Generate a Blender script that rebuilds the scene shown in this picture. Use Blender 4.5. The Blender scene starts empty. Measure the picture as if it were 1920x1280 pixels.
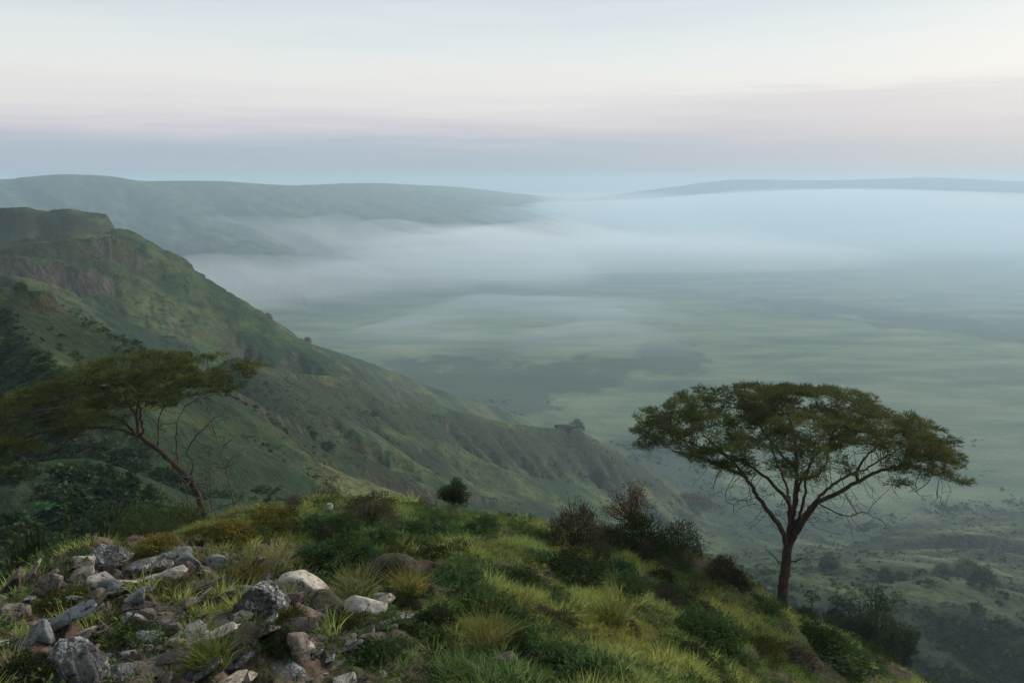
import bpy, math, random
import numpy as np
from mathutils import Vector

# ------------------------------------------------------------------ camera, sky, sun, exposure
R = math.radians
FPX = 1493.0                       # focal length in photo pixels (28 mm on a 36 mm sensor, 1920 px wide)
PITCH = R(11.36)
SC = bpy.context.scene
COL = SC.collection
cam_data = bpy.data.cameras.new('camera'); cam = bpy.data.objects.new('camera', cam_data); COL.objects.link(cam)
cam_data.lens = 28.0; cam_data.sensor_width = 36.0
cam_data.clip_start = 0.1; cam_data.clip_end = 120000.0
cam.location = (0, 0, 0); cam.rotation_euler = (R(90) - PITCH, 0, 0)
SC.camera = cam

SUN_EL, SUN_AZ = R(26), R(50)      # elevation; azimuth measured from +Y (view direction) towards +X
world = bpy.data.worlds.new('World'); SC.world = world; world.use_nodes = True
def build_world():
    nt = world.node_tree; n = nt.nodes; L = nt.links; n.clear()
    out = n.new('ShaderNodeOutputWorld'); bg = n.new('ShaderNodeBackground')
    sky = n.new('ShaderNodeTexSky'); sky.sky_type = 'NISHITA'; sky.sun_disc = False
    sky.sun_elevation = SUN_EL; sky.sun_rotation = SUN_AZ; sky.air_density = 1.2; sky.dust_density = 2.0
    skm = n.new('ShaderNodeVectorMath'); skm.operation = 'SCALE'; skm.inputs[3].default_value = SKY_NISHITA
    L.new(sky.outputs[0], skm.inputs[0])
    # thin veil of high cloud over the whole sky: colour by elevation, streaks by stretched noise
    tc = n.new('ShaderNodeTexCoord'); sep = n.new('ShaderNodeSeparateXYZ'); L.new(tc.outputs['Generated'], sep.inputs[0])
    az = n.new('ShaderNodeMath'); az.operation = 'ARCTAN2'; L.new(sep.outputs[0], az.inputs[0]); L.new(sep.outputs[1], az.inputs[1])
    comb = n.new('ShaderNodeCombineXYZ')
    m1 = n.new('ShaderNodeMath'); m1.operation = 'MULTIPLY'; m1.inputs[1].default_value = 2.2; L.new(az.outputs[0], m1.inputs[0])
    m2 = n.new('ShaderNodeMath'); m2.operation = 'MULTIPLY'; m2.inputs[1].default_value = 34.0; L.new(sep.outputs[2], m2.inputs[0])
    L.new(m1.outputs[0], comb.inputs[0]); L.new(m2.outputs[0], comb.inputs[1])
    no = n.new('ShaderNodeTexNoise'); no.inputs['Scale'].default_value = 1.3; no.inputs['Detail'].default_value = 9; no.inputs['Roughness'].default_value = 0.6
    L.new(comb.outputs[0], no.inputs['Vector'])
    w = n.new('ShaderNodeMath'); w.operation = 'MULTIPLY_ADD'; w.inputs[1].default_value = 0.07; w.inputs[2].default_value = -0.035
    L.new(no.outputs[0], w.inputs[0])
    za = n.new('ShaderNodeMath'); za.operation = 'ADD'; L.new(sep.outputs[2], za.inputs[0]); L.new(w.outputs[0], za.inputs[1])
    ramp = n.new('ShaderNodeValToRGB'); L.new(za.outputs[0], ramp.inputs[0])
    cr = ramp.color_ramp
    while len(cr.elements) > 1: cr.elements.remove(cr.elements[-1])
    stops = SKY_STOPS
    cr.elements[0].position = stops[0][0]; cr.elements[0].color = stops[0][1] + (1,)
    for p, c in stops[1:]:
        e = cr.elements.new(p); e.color = c + (1,)
    # a second, thinner bank of cloud on the right whose top edge stands higher
    def mth(op, a, b, c=None, cl=False):
        q = n.new('ShaderNodeMath'); q.operation = op; q.use_clamp = cl
        for i, v in enumerate((a, b) if c is None else (a, b, c)):
            if hasattr(v, 'links'): L.new(v, q.inputs[i])
            else: q.inputs[i].default_value = v
        return q.outputs[0]
    n2 = n.new('ShaderNodeTexNoise'); n2.inputs['Scale'].default_value = 3.1; n2.inputs['Detail'].default_value = 8; n2.inputs['Roughness'].default_value = 0.62
    L.new(comb.outputs[0], n2.inputs['Vector'])
    edge = mth('MULTIPLY_ADD', n2.outputs[0], 0.046, 0.084)
    below = mth('MULTIPLY', mth('SUBTRACT', edge, sep.outputs[2]), 90.0, cl=True)
    right = mth('MULTIPLY_ADD', az.outputs[0], 2.6, -0.05, cl=True)
    bank = mth('MULTIPLY', mth('MULTIPLY', below, right), 0.55)
    bm = n.new('ShaderNodeMixRGB'); bm.inputs[2].default_value = srgb(206,203,211)+(1,); L.new(bank, bm.inputs[0]); L.new(ramp.outputs[0], bm.inputs[1])
    mix = n.new('ShaderNodeMixRGB'); mix.inputs[0].default_value = SKY_VEIL
    L.new(skm.outputs[0], mix.inputs[1]); L.new(bm.outputs[0], mix.inputs[2])
    bg.inputs[1].default_value = 1.0
    L.new(mix.outputs[0], bg.inputs[0]); L.new(bg.outputs[0], out.inputs[0])
def srgb(r, g, b):
    f = lambda c: (c/255/12.92) if c/255 <= 0.04045 else ((c/255+0.055)/1.055)**2.4
    return (f(r), f(g), f(b))
SKY_NISHITA = 0.06
SKY_VEIL = 0.85
SKY_STOPS = [(0.0, srgb(164,178,192)), (0.030, srgb(178,190,204)), (0.041, srgb(184,194,207)), (0.057, srgb(208,206,216)), (0.072, srgb(224,219,224)), (0.088, srgb(234,230,230)),
             (0.12, srgb(241,240,236)), (0.15, srgb(234,238,238)), (0.21, srgb(214,225,231)), (0.5, srgb(198,212,222)), (1.0, srgb(182,200,214))]
build_world()
sun_data = bpy.data.lights.new('sun', 'SUN'); sun = bpy.data.objects.new('sun', sun_data); COL.objects.link(sun)
sun_data.energy = 3.5; sun_data.angle = R(9); sun_data.color = (1.0, 0.94, 0.86)
sd = Vector((math.sin(SUN_AZ)*math.cos(SUN_EL), math.cos(SUN_AZ)*math.cos(SUN_EL), math.sin(SUN_EL)))
sun.rotation_euler = sd.to_track_quat('Z', 'Y').to_euler()
SC.view_settings.view_transform = 'Standard'; SC.view_settings.look = 'None'
SC.view_settings.exposure = 0.1; SC.view_settings.gamma = 1.0; SC.view_settings.use_curve_mapping = False
SC.cycles.max_bounces = 10; SC.cycles.volume_bounces = 8; SC.cycles.diffuse_bounces = 3
SC.cycles.transparent_max_bounces = 24
SC.cycles.use_denoising = True; SC.cycles.use_adaptive_sampling = False

# ------------------------------------------------------------------ helpers
def W(px, py, d):
    """point seen at photo pixel (px,py) at forward distance d"""
    u = (px-960)/FPX; v = (640-py)/FPX
    y = math.cos(PITCH) + v*math.sin(PITCH); z = -math.sin(PITCH) + v*math.cos(PITCH)
    return (u*d/y, d, z*d/y)

def _hash(ix, iy, seed):
    h = (ix.astype(np.int64)*374761393 + iy.astype(np.int64)*668265263 + seed*1442695041) & 0x7fffffff
    h = ((h ^ (h >> 13))*1274126177) & 0x7fffffff
    return (h ^ (h >> 16)) & 0xffff
def pnoise(x, y, seed=0):
    ix = np.floor(x); iy = np.floor(y); fx = x-ix; fy = y-iy
    ux = fx*fx*fx*(fx*(fx*6-15)+10); uy = fy*fy*fy*(fy*(fy*6-15)+10)
    def g(dx, dy):
        a = _hash(ix+dx, iy+dy, seed)*(2*np.pi/65536)
        return np.cos(a)*(fx-dx) + np.sin(a)*(fy-dy)
    a = g(0,0); b = g(1,0); c = g(0,1); d = g(1,1)
    return ((a+(b-a)*ux) + ((c+(d-c)*ux)-(a+(b-a)*ux))*uy)*1.5
def fbm(x, y, scale, octs=5, seed=0, gain=0.5, ridged=False):
    s = np.zeros_like(x); amp = 1.0; f = 1.0/scale
    for o in range(octs):
        n = pnoise(x*f+17.3*o, y*f-9.1*o, seed+o)
        s += amp*((1-2*np.abs(n)) if ridged else n); amp *= gain; f *= 2.03
    return s
def sstep(a, b, x):
    t = np.clip((x-a)/(b-a), 0, 1); return t*t*(3-2*t)
def tps(pts, vals, lam=0.0):
    P = np.array(pts, float); V = np.array(vals, float); n = len(P); s = P.std()
    P0 = P.mean(0); Q = (P-P0)/s
    r = np.sqrt(((Q[:,None]-Q[None])**2).sum(-1)); K = np.where(r > 0, r*r*np.log(r+1e-12), 0) + lam*np.eye(n)
    A = np.zeros((n+3, n+3)); A[:n,:n] = K; A[:n,n] = 1; A[:n,n+1:] = Q; A[n,:n] = 1; A[n+1:,:n] = Q.T
    c = np.linalg.solve(A, np.concatenate([V, [0,0,0]]))
    def f(x, y):
        X = (np.asarray(x, float)-P0[0])/s; Y = (np.asarray(y, float)-P0[1])/s
        o = c[n] + c[n+1]*X + c[n+2]*Y
        for i in range(n):
            r2 = (X-Q[i,0])**2+(Y-Q[i,1])**2
            o = o + c[i]*0.5*r2*np.log(r2+1e-18)
        return o
    return f
def catmull(pts, k=5):
    P = np.array(pts, float); out = []
    E = np.vstack([2*P[0]-P[1], P, 2*P[-1]-P[-2]])
    for i in range(1, len(E)-2):
        p0, p1, p2, p3 = E[i-1], E[i], E[i+1], E[i+2]
        for j in range(k):
            t = j/k
            out.append(0.5*((2*p1)+(-p0+p2)*t+(2*p0-5*p1+4*p2-p3)*t*t+(-p0+3*p1-3*p2+p3)*t**3))
    out.append(P[-1]); return np.array(out)
def near_polyline(x, y, P):
    """distance, signed side (+ = left of travel), z and arclength at the nearest point of polyline P (N,3)"""
    best = np.full(x.shape, 1e18); side = np.zeros_like(x); z = np.zeros_like(x); s = np.zeros_like(x); acc = 0.0
    for a, b in zip(P[:-1], P[1:]):
        dx, dy = b[0]-a[0], b[1]-a[1]; L2 = dx*dx+dy*dy+1e-12
        t = np.clip(((x-a[0])*dx+(y-a[1])*dy)/L2, 0, 1)
        qx = a[0]+t*dx; qy = a[1]+t*dy
        d2 = (x-qx)**2+(y-qy)**2; m = d2 < best
        best = np.where(m, d2, best); side = np.where(m, np.sign(dx*(y-a[1])-dy*(x-a[0])), side)
        z = np.where(m, a[2]+t*(b[2]-a[2]), z); s = np.where(m, acc+t*math.sqrt(L2), s); acc += math.sqrt(L2)
    return np.sqrt(best), side, z, s
def tag(o, label=None, cat=None, group=None, kind=None):
    if label: o['label'] = label
    if cat: o['category'] = cat
    if group: o['group'] = group
    if kind: o['kind'] = kind
    return o
def mesh_np(name, V, F, mat=None, smooth=True, attrs=None, parent=None, link=True):
    """V (n,3); F (m,k) constant k; attrs {name: (n,3|4) point colours or (n,) floats}"""
    V = np.ascontiguousarray(V, np.float32); F = np.ascontiguousarray(F, np.int32); k = F.shape[1]
    me = bpy.data.meshes.new(name)
    me.vertices.add(len(V)); me.vertices.foreach_set('co', V.ravel())
    me.loops.add(F.size); me.loops.foreach_set('vertex_index', F.ravel())
    me.polygons.add(len(F)); me.polygons.foreach_set('loop_start', np.arange(0, F.size, k, dtype=np.int32))
    me.polygons.foreach_set('loop_total', np.full(len(F), k, np.int32))
    me.polygons.foreach_set('use_smooth', np.full(len(F), smooth, bool))
    me.update(calc_edges=True)
    for an, av in (attrs or {}).items():
        av = np.asarray(av, np.float32)
        if av.ndim == 1:
            a = me.attributes.new(an, 'FLOAT', 'POINT'); a.data.foreach_set('value', av)
        else:
            if av.shape[1] == 3: av = np.hstack([av, np.ones((len(av), 1), np.float32)])
            a = me.attributes.new(an, 'FLOAT_COLOR', 'POINT'); a.data.foreach_set('color', np.ascontiguousarray(av).ravel())
    if mat: me.materials.append(mat)
    o = bpy.data.objects.new(name, me)
    if link: COL.objects.link(o)
    if parent: o.parent = parent
    return o
def grid_faces(nr, nc):
    i = np.arange(nr*nc).reshape(nr, nc)
    return np.stack([i[:-1,:-1], i[:-1,1:], i[1:,1:], i[1:,:-1]], -1).reshape(-1, 4)

class NT:
    """tiny node helper"""
    def __init__(s, name):
        s.m = bpy.data.materials.new(name); s.m.use_nodes = True
        s.t = s.m.node_tree; s.t.nodes.clear(); s.out = s.t.nodes.new('ShaderNodeOutputMaterial')
    def n(s, typ, props=None, **inp):
        nd = s.t.nodes.new(typ)
        for k, v in (props or {}).items(): setattr(nd, k, v)
        for k, v in inp.items():
            key = int(k[1:]) if k[0] == '_' and k[1:].isdigit() else k.replace('_', ' ')
            if isinstance(v, bpy.types.NodeSocket): s.t.links.new(v, nd.inputs[key])
            else: nd.inputs[key].default_value = v
        return nd
    def noise(s, scale, detail=5, rough=0.55, vec=None, typ='ShaderNodeTexNoise', **k):
        nd = s.n(typ, Scale=scale, Detail=detail, Roughness=rough, **k)
        if vec is not None: s.t.links.new(vec, nd.inputs['Vector'])
        return nd.outputs[0]
    def ramp(s, fac, stops):
        nd = s.n('ShaderNodeValToRGB', _0=fac); cr = nd.color_ramp
        while len(cr.elements) > 1: cr.elements.remove(cr.elements[-1])
        cr.elements[0].position = stops[0][0]; c = stops[0][1]; cr.elements[0].color = (tuple(c) if not isinstance(c, (int, float)) else (c,)*3)+(1,)
        for p, c in stops[1:]:
            e = cr.elements.new(p); e.color = (tuple(c) if not isinstance(c, (int, float)) else (c,)*3)+(1,)
        return nd.outputs[0]
    def mix(s, fac, a, b, mode='MIX'):
        nd = s.t.nodes.new('ShaderNodeMixRGB'); nd.blend_type = mode
        for i, v in enumerate((fac, a, b)):
            if isinstance(v, bpy.types.NodeSocket): s.t.links.new(v, nd.inputs[i])
            elif i == 0: nd.inputs[0].default_value = v
            else: nd.inputs[i].default_value = tuple(v)+(1,) if not isinstance(v, (int, float)) else (v, v, v, 1)
        return nd.outputs[0]
    def math(s, op, a, b=0.0, c=None, clamp=False):
        nd = s.t.nodes.new('ShaderNodeMath'); nd.operation = op; nd.use_clamp = clamp
        for i, v in enumerate((a, b) if c is None else (a, b, c)):
            if isinstance(v, bpy.types.NodeSocket): s.t.links.new(v, nd.inputs[i])
            else: nd.inputs[i].default_value = v
        return nd.outputs[0]
    def attr(s, name, typ='GEOMETRY'):
        return s.n('ShaderNodeAttribute', {'attribute_name': name, 'attribute_type': typ})
    def pbr(s, color, rough=0.9, bump=None, dist=0.1, strength=1.0, spec=0.2):
        b = s.n('ShaderNodeBsdfPrincipled', Roughness=rough)
        b.inputs['Specular IOR Level'].default_value = spec
        if isinstance(color, bpy.types.NodeSocket): s.t.links.new(color, b.inputs['Base Color'])
        else: b.inputs['Base Color'].default_value = tuple(color)+(1,)
        if bump is not None:
            bp = s.n('ShaderNodeBump', Strength=strength, Distance=dist, Height=bump)
            s.t.links.new(bp.outputs[0], b.inputs['Normal'])
        s.t.links.new(b.outputs[0], s.out.inputs[0]); return b
def leaf_mat(name, dark, light, tint=0.0, trans=0.35, instancer=False, third=None):
    """foliage: colour runs dark..light with the mesh attribute 'tone' (a leaf's own age/kind)"""
    t = NT(name)
    a = t.attr('tone').outputs['Fac']
    stops = [(0.0, dark), (1.0, light)] if third is None else [(0.0, dark), (0.6, light), (1.0, third)]
    c = t.ramp(a, stops)
    if instancer:
        c2 = t.attr('itint', 'INSTANCER').outputs['Color']; c = t.mix(1.0, c, c2, 'MULTIPLY')
    oi = t.n('ShaderNodeObjectInfo').outputs['Random']
    hv = t.n('ShaderNodeHueSaturation', Hue=0.5, Saturation=1.0, Value=1.0, Color=c)
    v = t.math('MULTIPLY_ADD', oi, 0.35, 0.82); t.t.links.new(v, hv.inputs['Value'])
    c = hv.outputs[0]
    d = t.n('ShaderNodeBsdfDiffuse', Color=c); tr = t.n('ShaderNodeBsdfTranslucent', Color=c)
    mx = t.n('ShaderNodeMixShader', _0=trans); t.t.links.new(d.outputs[0], mx.inputs[1]); t.t.links.new(tr.outputs[0], mx.inputs[2])
    t.t.links.new(mx.outputs[0], t.out.inputs[0]); return t.m
# ------------------------------------------------------------------ far terrain (crater wall, valley floor, far rims)
FLOOR = -600.0
RIDGES = []
def ridge(pts, left=(0.5, 0, 0, 0), right=(0.5, 0, 0, 0), gully=(0, 60), round_=6.0, rough=2.0, world_pts=False):
    """pts: (px,py,d) crest seen in the photo; left/right = (slope, top width, top slope, cliff height)"""
    P = catmull([p if world_pts else W(*p) for p in pts], 6)
    RIDGES.append((P, left, right, gully, round_, rough, len(RIDGES)))
# far-left rim wall
ridge([(-700,350,3600),(-350,352,4300),(0,337,5400),(60,331,5500),(120,327,5600),(200,330,5800),(260,339,6000),(340,339,6300),(420,340,6700),(490,345,7000),
       (560,348,7500),(620,346,8000),(700,343,8800),(760,346,9600),(860,351,11500),(960,362,14000),(1100,375,18500)],
      left=(0.05,0,0,0), right=(0.24,0,0,0), gully=(70,420), round_=120, rough=20)
# far-right rim
ridge([(1100,372,14820),(1250,352,14440),(1330,341,14136),(1400,336,14060),(1500,338,14060),(1600,337,13908),(1700,334,13832),(1760,333,13680),(1850,337,13680),
       (1930,341,13680),(2100,346,13300),(2500,342,11400),(2900,340,9120)],
      left=(0.05,0,0,0), right=(0.3,0,0,0), gully=(60,600), round_=60, rough=8)
# farther flat-topped cliff at the left
ridge([(-500,400,1150),(-200,392,1130),(0,390,1100),(40,388,1100),(75,393,1110),(130,392,1120),(170,398,1130),(190,401,1140)],
      left=(0.9,2,0.1,26), right=(0.62,4,0.1,22), gully=(26,70), round_=3, rough=3)
# the long escarpment spur R2
ridge([(-400,470,700),(-100,462,740),(0,455,760),(60,446,780),(130,440,800),(200,438,840),(215,430,850),(240,431,872),(246,447,878),(272,470,900),(300,490,930),(330,512,960),(380,545,1010),
       (450,575,1070),(520,606,1130),(545,630,1160),(640,662,1290),(700,682,1370),(760,705,1450),(800,722,1520),(880,748,1640),(950,770,1760),(1020,790,1880)],
      left=(0.55,0,0,0), right=(0.70,0,0,0), gully=(54,75), round_=5, rough=3)
ridge([(-100,472,700),(0,464,720),(60,458,735),(120,452,752),(165,449,768)], left=(0.95,24,0.0,0), right=(0.6,2,0.05,16), gully=(14,30), round_=3, rough=1.5)
# its shelf and crags on the near side
ridge([(-300,500,620),(-60,487,650),(30,480,670),(100,486,690),(150,494,705),(180,520,730)], left=(0.35,0,0,0), right=(0.6,6,0.08,26), gully=(18,34), round_=3, rough=2)
ridge([(-200,520,560),(-20,516,585),(60,524,600),(140,560,640)], left=(0.3,0,0,0), right=(0.6,10,0.05,6), gully=(16,30), round_=3, rough=2)
ridge([(140,440,790),(170,466,770),(190,500,760),(200,520,758)], left=(0.7,0,0,0), right=(0.7,3,0.2,22), gully=(14,20), round_=2, rough=3)
ridge([(236,432,860),(248,470,850),(262,500,850)], left=(0.6,0,0,0), right=(0.7,2,0.2,20), gully=(12,20), round_=2, rough=3)
# spurs descending the face of R2
for q in ([(340,535,935),(360,590,895),(400,640,860),(430,690,820)], [(465,600,1045),(500,650,1000),(560,700,960),(640,740,930)],
          [(245,500,835),(250,560,790),(270,620,750),(300,670,715)], [(150,580,640),(200,605,640),(240,650,640)]):
    ridge(q, left=(0.62,0,0,0), right=(0.60,0,0,0), gully=(12,40), round_=7, rough=2)
# R3 the middle spur with the columned dark face
ridge([(440,668,540),(510,692,600),(560,700,640),(625,707,690),(690,728,745),(738,757,790),(760,754,810),(800,762,850),(860,771,900),(920,786,950),(1000,799,1010),(1050,802,1050),
       (1082,801,1075),(1092,810,1085),(1140,835,1130),(1190,865,1200),(1260,905,1320)],
      left=(0.62,0,0,0), right=(0.66,2,0.12,4), gully=(30,42), round_=3, rough=3)
ridge([(738,757,788),(775,785,770),(820,815,765),(870,842,770),(930,872,790),(1000,893,830),(1100,910,930),(1190,935,1080)],
      left=(0.5,0,0,0), right=(0.55,0,0,0), gully=(20,50), round_=4, rough=2.5)
ridge([(512,692,598),(540,760,560),(590,800,560),(640,850,560)], left=(0.75,0,0,3), right=(0.75,3,0.2,4), gully=(18,30), round_=3, rough=3)
# R1 the near left ridge
ridge([(-500,585,210),(-250,560,225),(-60,544,240),(0,543,246),(34,545,250),(60,560,256),(110,590,266),(170,618,282),(240,648,300),(320,682,322),(400,718,345),(440,738,356),(500,770,372),
       (565,800,392),(640,842,415),(700,872,436),(760,896,460),(840,915,500),(950,940,600)],
      left=(0.50,3,0.1,0), right=(0.62,5,0.10,5), gully=(11,24), round_=4, rough=1.6)
for q in ([(34,548,249),(20,600,225),(60,650,205),(120,700,190)], [(110,592,265),(150,650,245),(220,700,230)], [(565,802,391),(600,850,375),(640,890,365)]):
    ridge(q, left=(0.7,0,0,0), right=(0.7,0,0,0), gully=(6,18), round_=2, rough=1.2)
# low shrubby rise behind the left tree
ridge([(-150,870,118),(0,880,122),(90,868,128),(160,862,134),(230,880,140),(300,905,146),(400,945,155)], left=(0.45,0,0,0), right=(0.55,0,0,0), gully=(4,12), round_=3, rough=1.0)
# right: cliff knoll, round knoll, grassy mound, edge of the dark hollow
ridge([(1690,1042,960),(1712,1022,965),(1750,1010,970),(1800,1003,975),(1860,1004,985),(1960,1020,1000),(2100,1030,1000)], left=(0.35,0,0,0), right=(0.55,3,0.1,22), gully=(12,26), round_=3, rough=2)
ridge([(1930,990,1080),(1870,1000,1070),(1960,985,1100),(2200,980,1100)], left=(0.3,0,0,0), right=(0.3,0,0,0), gully=(10,40), round_=8, rough=2)
ridge([(1800,1052,800),(1835,1036,810),(1870,1034,815),(1930,1046,815),(2050,1060,800)], left=(0.5,0,0,0), right=(0.55,0,0,0), gully=(10,40), round_=8, rough=1.5)
ridge([(1500,1112,560),(1560,1092,600),(1620,1068,640),(1680,1066,660),(1760,1072,660),(1860,1090,640),(2000,1110,620)], left=(0.36,0,0,0), right=(0.40,0,0,0), gully=(12,50), round_=8, rough=1.5)
ridge([(1600,1128,450),(1660,1132,455),(1720,1128,460),(1770,1138,455),(1830,1152,445),(1920,1180,425),(2100,1215,400)], left=(0.22,0,0,0), right=(0.62,0,0,0), gully=(6,26), round_=9, rough=1.5)

_bp = [(1200,960,1155),(1100,965,900),(1000,940,720),(900,915,600),(800,955,420),(700,940,432),(600,915,388),(400,960,330),(1250,1005,720),(1300,1080,520),(1500,1010,1060),(1600,990,1180),(1400,1050,760),
       (1700,1085,720),(1900,1070,760),(1900,985,1300),(1700,1200,425),(1900,1260,405),(1500,1240,330),(1650,1290,372),(1100,1060,250),(800,1020,180),
       (300,1010,110),(100,980,100),(-100,960,100),(0,830,205),(200,830,250),(350,800,310),(500,880,335),(0,760,420),(-200,720,500),(300,740,560),(420,765,600),(150,680,600),
       (500,745,800),(700,800,960),(900,830,1250),(1000,860,1400),(-100,1150,60),(400,1120,70),(900,1200,70),(1400,1350,70),(1900,1500,70),(2300,1100,700),(2300,1300,390)]
_B = [W(*p) for p in _bp] + [(-700,700,-200),(-900,1100,-120),(900,700,-560),(1500,1500,-600),(1100,300,-500),(700,2100,-600),(0,2300,-600),(-300,2300,-600),(1500,2500,-600),(-900,2000,-330),(-600,100,-100),(500,60,-250)]
base_f = tps([(p[0], p[1]) for p in _B], [p[2] for p in _B], 1e-3)
def H_far(x, y):
    r = np.hypot(x, y)
    far = sstep(1800, 2500, r)
    z = np.where(r < 3000, base_f(x, y), FLOOR)
    z = z*(1-far) + FLOOR*far
    wallmask = 1-sstep(1500, 2300, r)
    z = z + wallmask*(4.0*fbm(x, y, 150, 4, 3) + sstep(80, 500, r)*9*fbm(x+0.4*y, y*0.5, 210, 3, 8, ridged=True) - 6) - wallmask*sstep(150, 420, r)*(6+8*sstep(-100, 300, x-0.15*y))
    # smooth maximum with the valley floor
    k = 14.0
    d = np.clip((z-FLOOR)/k, -30, 60)
    z = FLOOR + k*np.log1p(np.exp(d)) - k*0.3*np.exp(-np.abs(d))
    wx = x + 0.0; wy = y + 0.0
    for (P, lf, rt, gl, rd, rgh, i) in RIDGES:
        ext = 3.0*gl[1] + 2500 if gl[1] > 300 else (float(np.clip(gl[1]*7, 80, 420)) if i != 3 else 1050)
        m = (x > P[:,0].min()-ext) & (x < P[:,0].max()+ext) & (y > P[:,1].min()-ext) & (y < P[:,1].max()+ext)
        if gl[1] > 300: m = np.ones_like(m) & (y > 2500)
        xs, ys = wx[m], wy[m]
        d, side, zc, s = near_polyline(xs, ys, P)
        D = np.sqrt(d*d+rd*rd)-rd
        dd = sstep(0, gl[1]*2.2, d)*gl[0]*0.62
        g = fbm(s+11*i+0.15*d, d*0.22, gl[1]*1.3, 3, 20+i, 0.42, ridged=True)*dd
        g = g + 0.16*fbm(s+5*i+0.25*d, d*0.10, gl[1]*0.32, 2, 90+i, 0.5, ridged=True)*dd
        g2 = fbm(xs, ys, gl[1]*0.6, 4, 40+i)*dd*0.3
        def drop(p):
            sl, w, ts, cl = p
            ww = w*(1+0.35*pnoise(s/(gl[1]*0.5), s*0+i, 5)) if w > 0 else 0
            return ts*np.minimum(D, ww) + (cl*sstep(0, max(cl*0.5, 1), D-ww)*(0.8+0.35*pnoise(s/gl[1], s*0+3.0*i, 9)) if cl > 0 else 0) + sl*np.maximum(D-ww, 0)
        dr = np.where(side > 0, drop(lf), drop(rt))
        zr = zc - dr + np.minimum((g - 0.85*dd)*np.where(side > 0, 0.5, 1.0) + g2, 0.08*dr) + rgh*0.35*fbm(xs, ys, max(gl[1]*0.3, 8), 3, 60+i)*sstep(0, rd*2+4, d)
        zr = zr - 1.3*np.maximum(d-0.42*ext, 0)**2/ext*(i != 3 and gl[1] < 300) - 400*sstep(0.85, 1.0, d/ext)**2
        zz = z[m]; kk = 2.0+rd*0.5
        z[m] = np.maximum(zz, zr) + kk*np.exp(-np.abs(zz-zr)/kk)*0.4*sstep(0, rd*2+6, d)
    # gentle relief everywhere
    z = z + 0.9*fbm(x, y, 16, 3, 77)*sstep(60, 200, r)*(1-sstep(900, 2500, r)) + 5.0*fbm(x, y*0.6, 900, 3, 78)*sstep(2200, 4000, r)*(z < FLOOR+25)
    return z

# ------------------------------------------------------------------ near hilltop (the ground in the foreground)
_hc = [(0,1280,10.5),(-150,1280,10),(0,1150,14),(600,1280,11.5),(300,1280,10.8),(560,1120,15.5),(640,1030,20),(700,943,26),(760,957,26.5),(220,1028,19),(100,1092,16),(400,992,22.5),(500,958,24.5),(600,950,25.5),
       (1000,1280,12),(1000,1130,17),(900,1010,24),(870,978,27),(1050,1010,28),(1180,1030,30),(1300,1047,31),(1200,1150,22),(1280,1280,15),(1470,1160,33),(1400,1280,19),(1720,1278,32),
       (1550,1280,25),(1560,1190,33.5),(1400,1096,33),
       (700,1010,36),(500,1010,34),(300,1075,33),(100,1160,26),(-100,1260,20),(0,1260,26),(1300,1130,46),(1420,1190,46),(1700,1320,46),(1000,1090,44),(850,1060,42),(1550,1260,46),
       (960,1700,5.5),(300,1700,5),(1700,1700,6.5),(2100,1600,24)]
_H = [W(*p) for p in _hc] + [(0,0,-1.7),(-6,0,-2.0),(8,0,-2.6),(0,-10,-1.5),(-16,8,-12),(-26,14,-19),(-30,30,-24),(-10,52,-31),(10,60,-36),(30,60,-43),(45,42,-41),(45,20,-36),(36,8,-27),(24,4,-17)]
hill_f = tps([(p[0], p[1]) for p in _H], [p[2] for p in _H], 2e-4)
def H_hill0(x, y): return hill_f(x, y)
def H_hill(x, y):
    z = hill_f(x, y)
    z = z + 0.34*fbm(x, y, 3.0, 3, 101) + 0.13*fbm(x, y, 0.9, 3, 104)
    # rocky steps on the left: strata dipping down to the left
    rk = rockmask(x, y)
    t = (0.55*x + 0.83*y)*1.7 + 0.7*pnoise(x*0.7, y*0.7, 120) + 0.3*pnoise(x*2.2, y*2.2, 121)
    saw = (t-np.floor(t)); z = z + rk*(0.30*(sstep(0, 0.25, saw)-saw)) + rk*0.05*fbm(x, y, 0.35, 3, 130, ridged=True)
    return z
def rockmask(x, y):
    u = x/np.maximum(y, 1)      # bearing
    m = (1-sstep(-0.20, -0.05, x+1.6+0.12*(16-y)))*sstep(8, 10, y)*(1-sstep(19, 21, y+0.25*(x+10)))
    n = fbm(x, y, 2.2, 3, 140)
    return np.clip((1-sstep(-2.2, -0.2, x+0.05*y))*(1-sstep(18.5, 20.5, y))*(0.75+0.8*n), 0, 1)
def hit(px, py, f=None, d0=6.0, d1=70.0):
    """where the line of sight through photo pixel (px,py) meets the hilltop"""
    d = np.linspace(d0, d1, 3000); a = W(px, py, 1.0)
    x = a[0]*d; z = a[2]*d; h = (f or H_hill)(x, d)
    k = np.nonzero(z <= h)[0]
    if len(k) == 0: return None
    i = k[0]; return Vector((float(x[i]), float(d[i]), float(h[i])))
# ------------------------------------------------------------------ build the setting
def polar(az0, az1, na, r0, r1, nr):
    az = np.radians(np.linspace(az0, az1, na)); r = np.exp(np.linspace(math.log(r0), math.log(r1), nr))
    A, RR = np.meshgrid(az, r); return (np.sin(A)*RR).ravel(), (np.cos(A)*RR).ravel()
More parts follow.
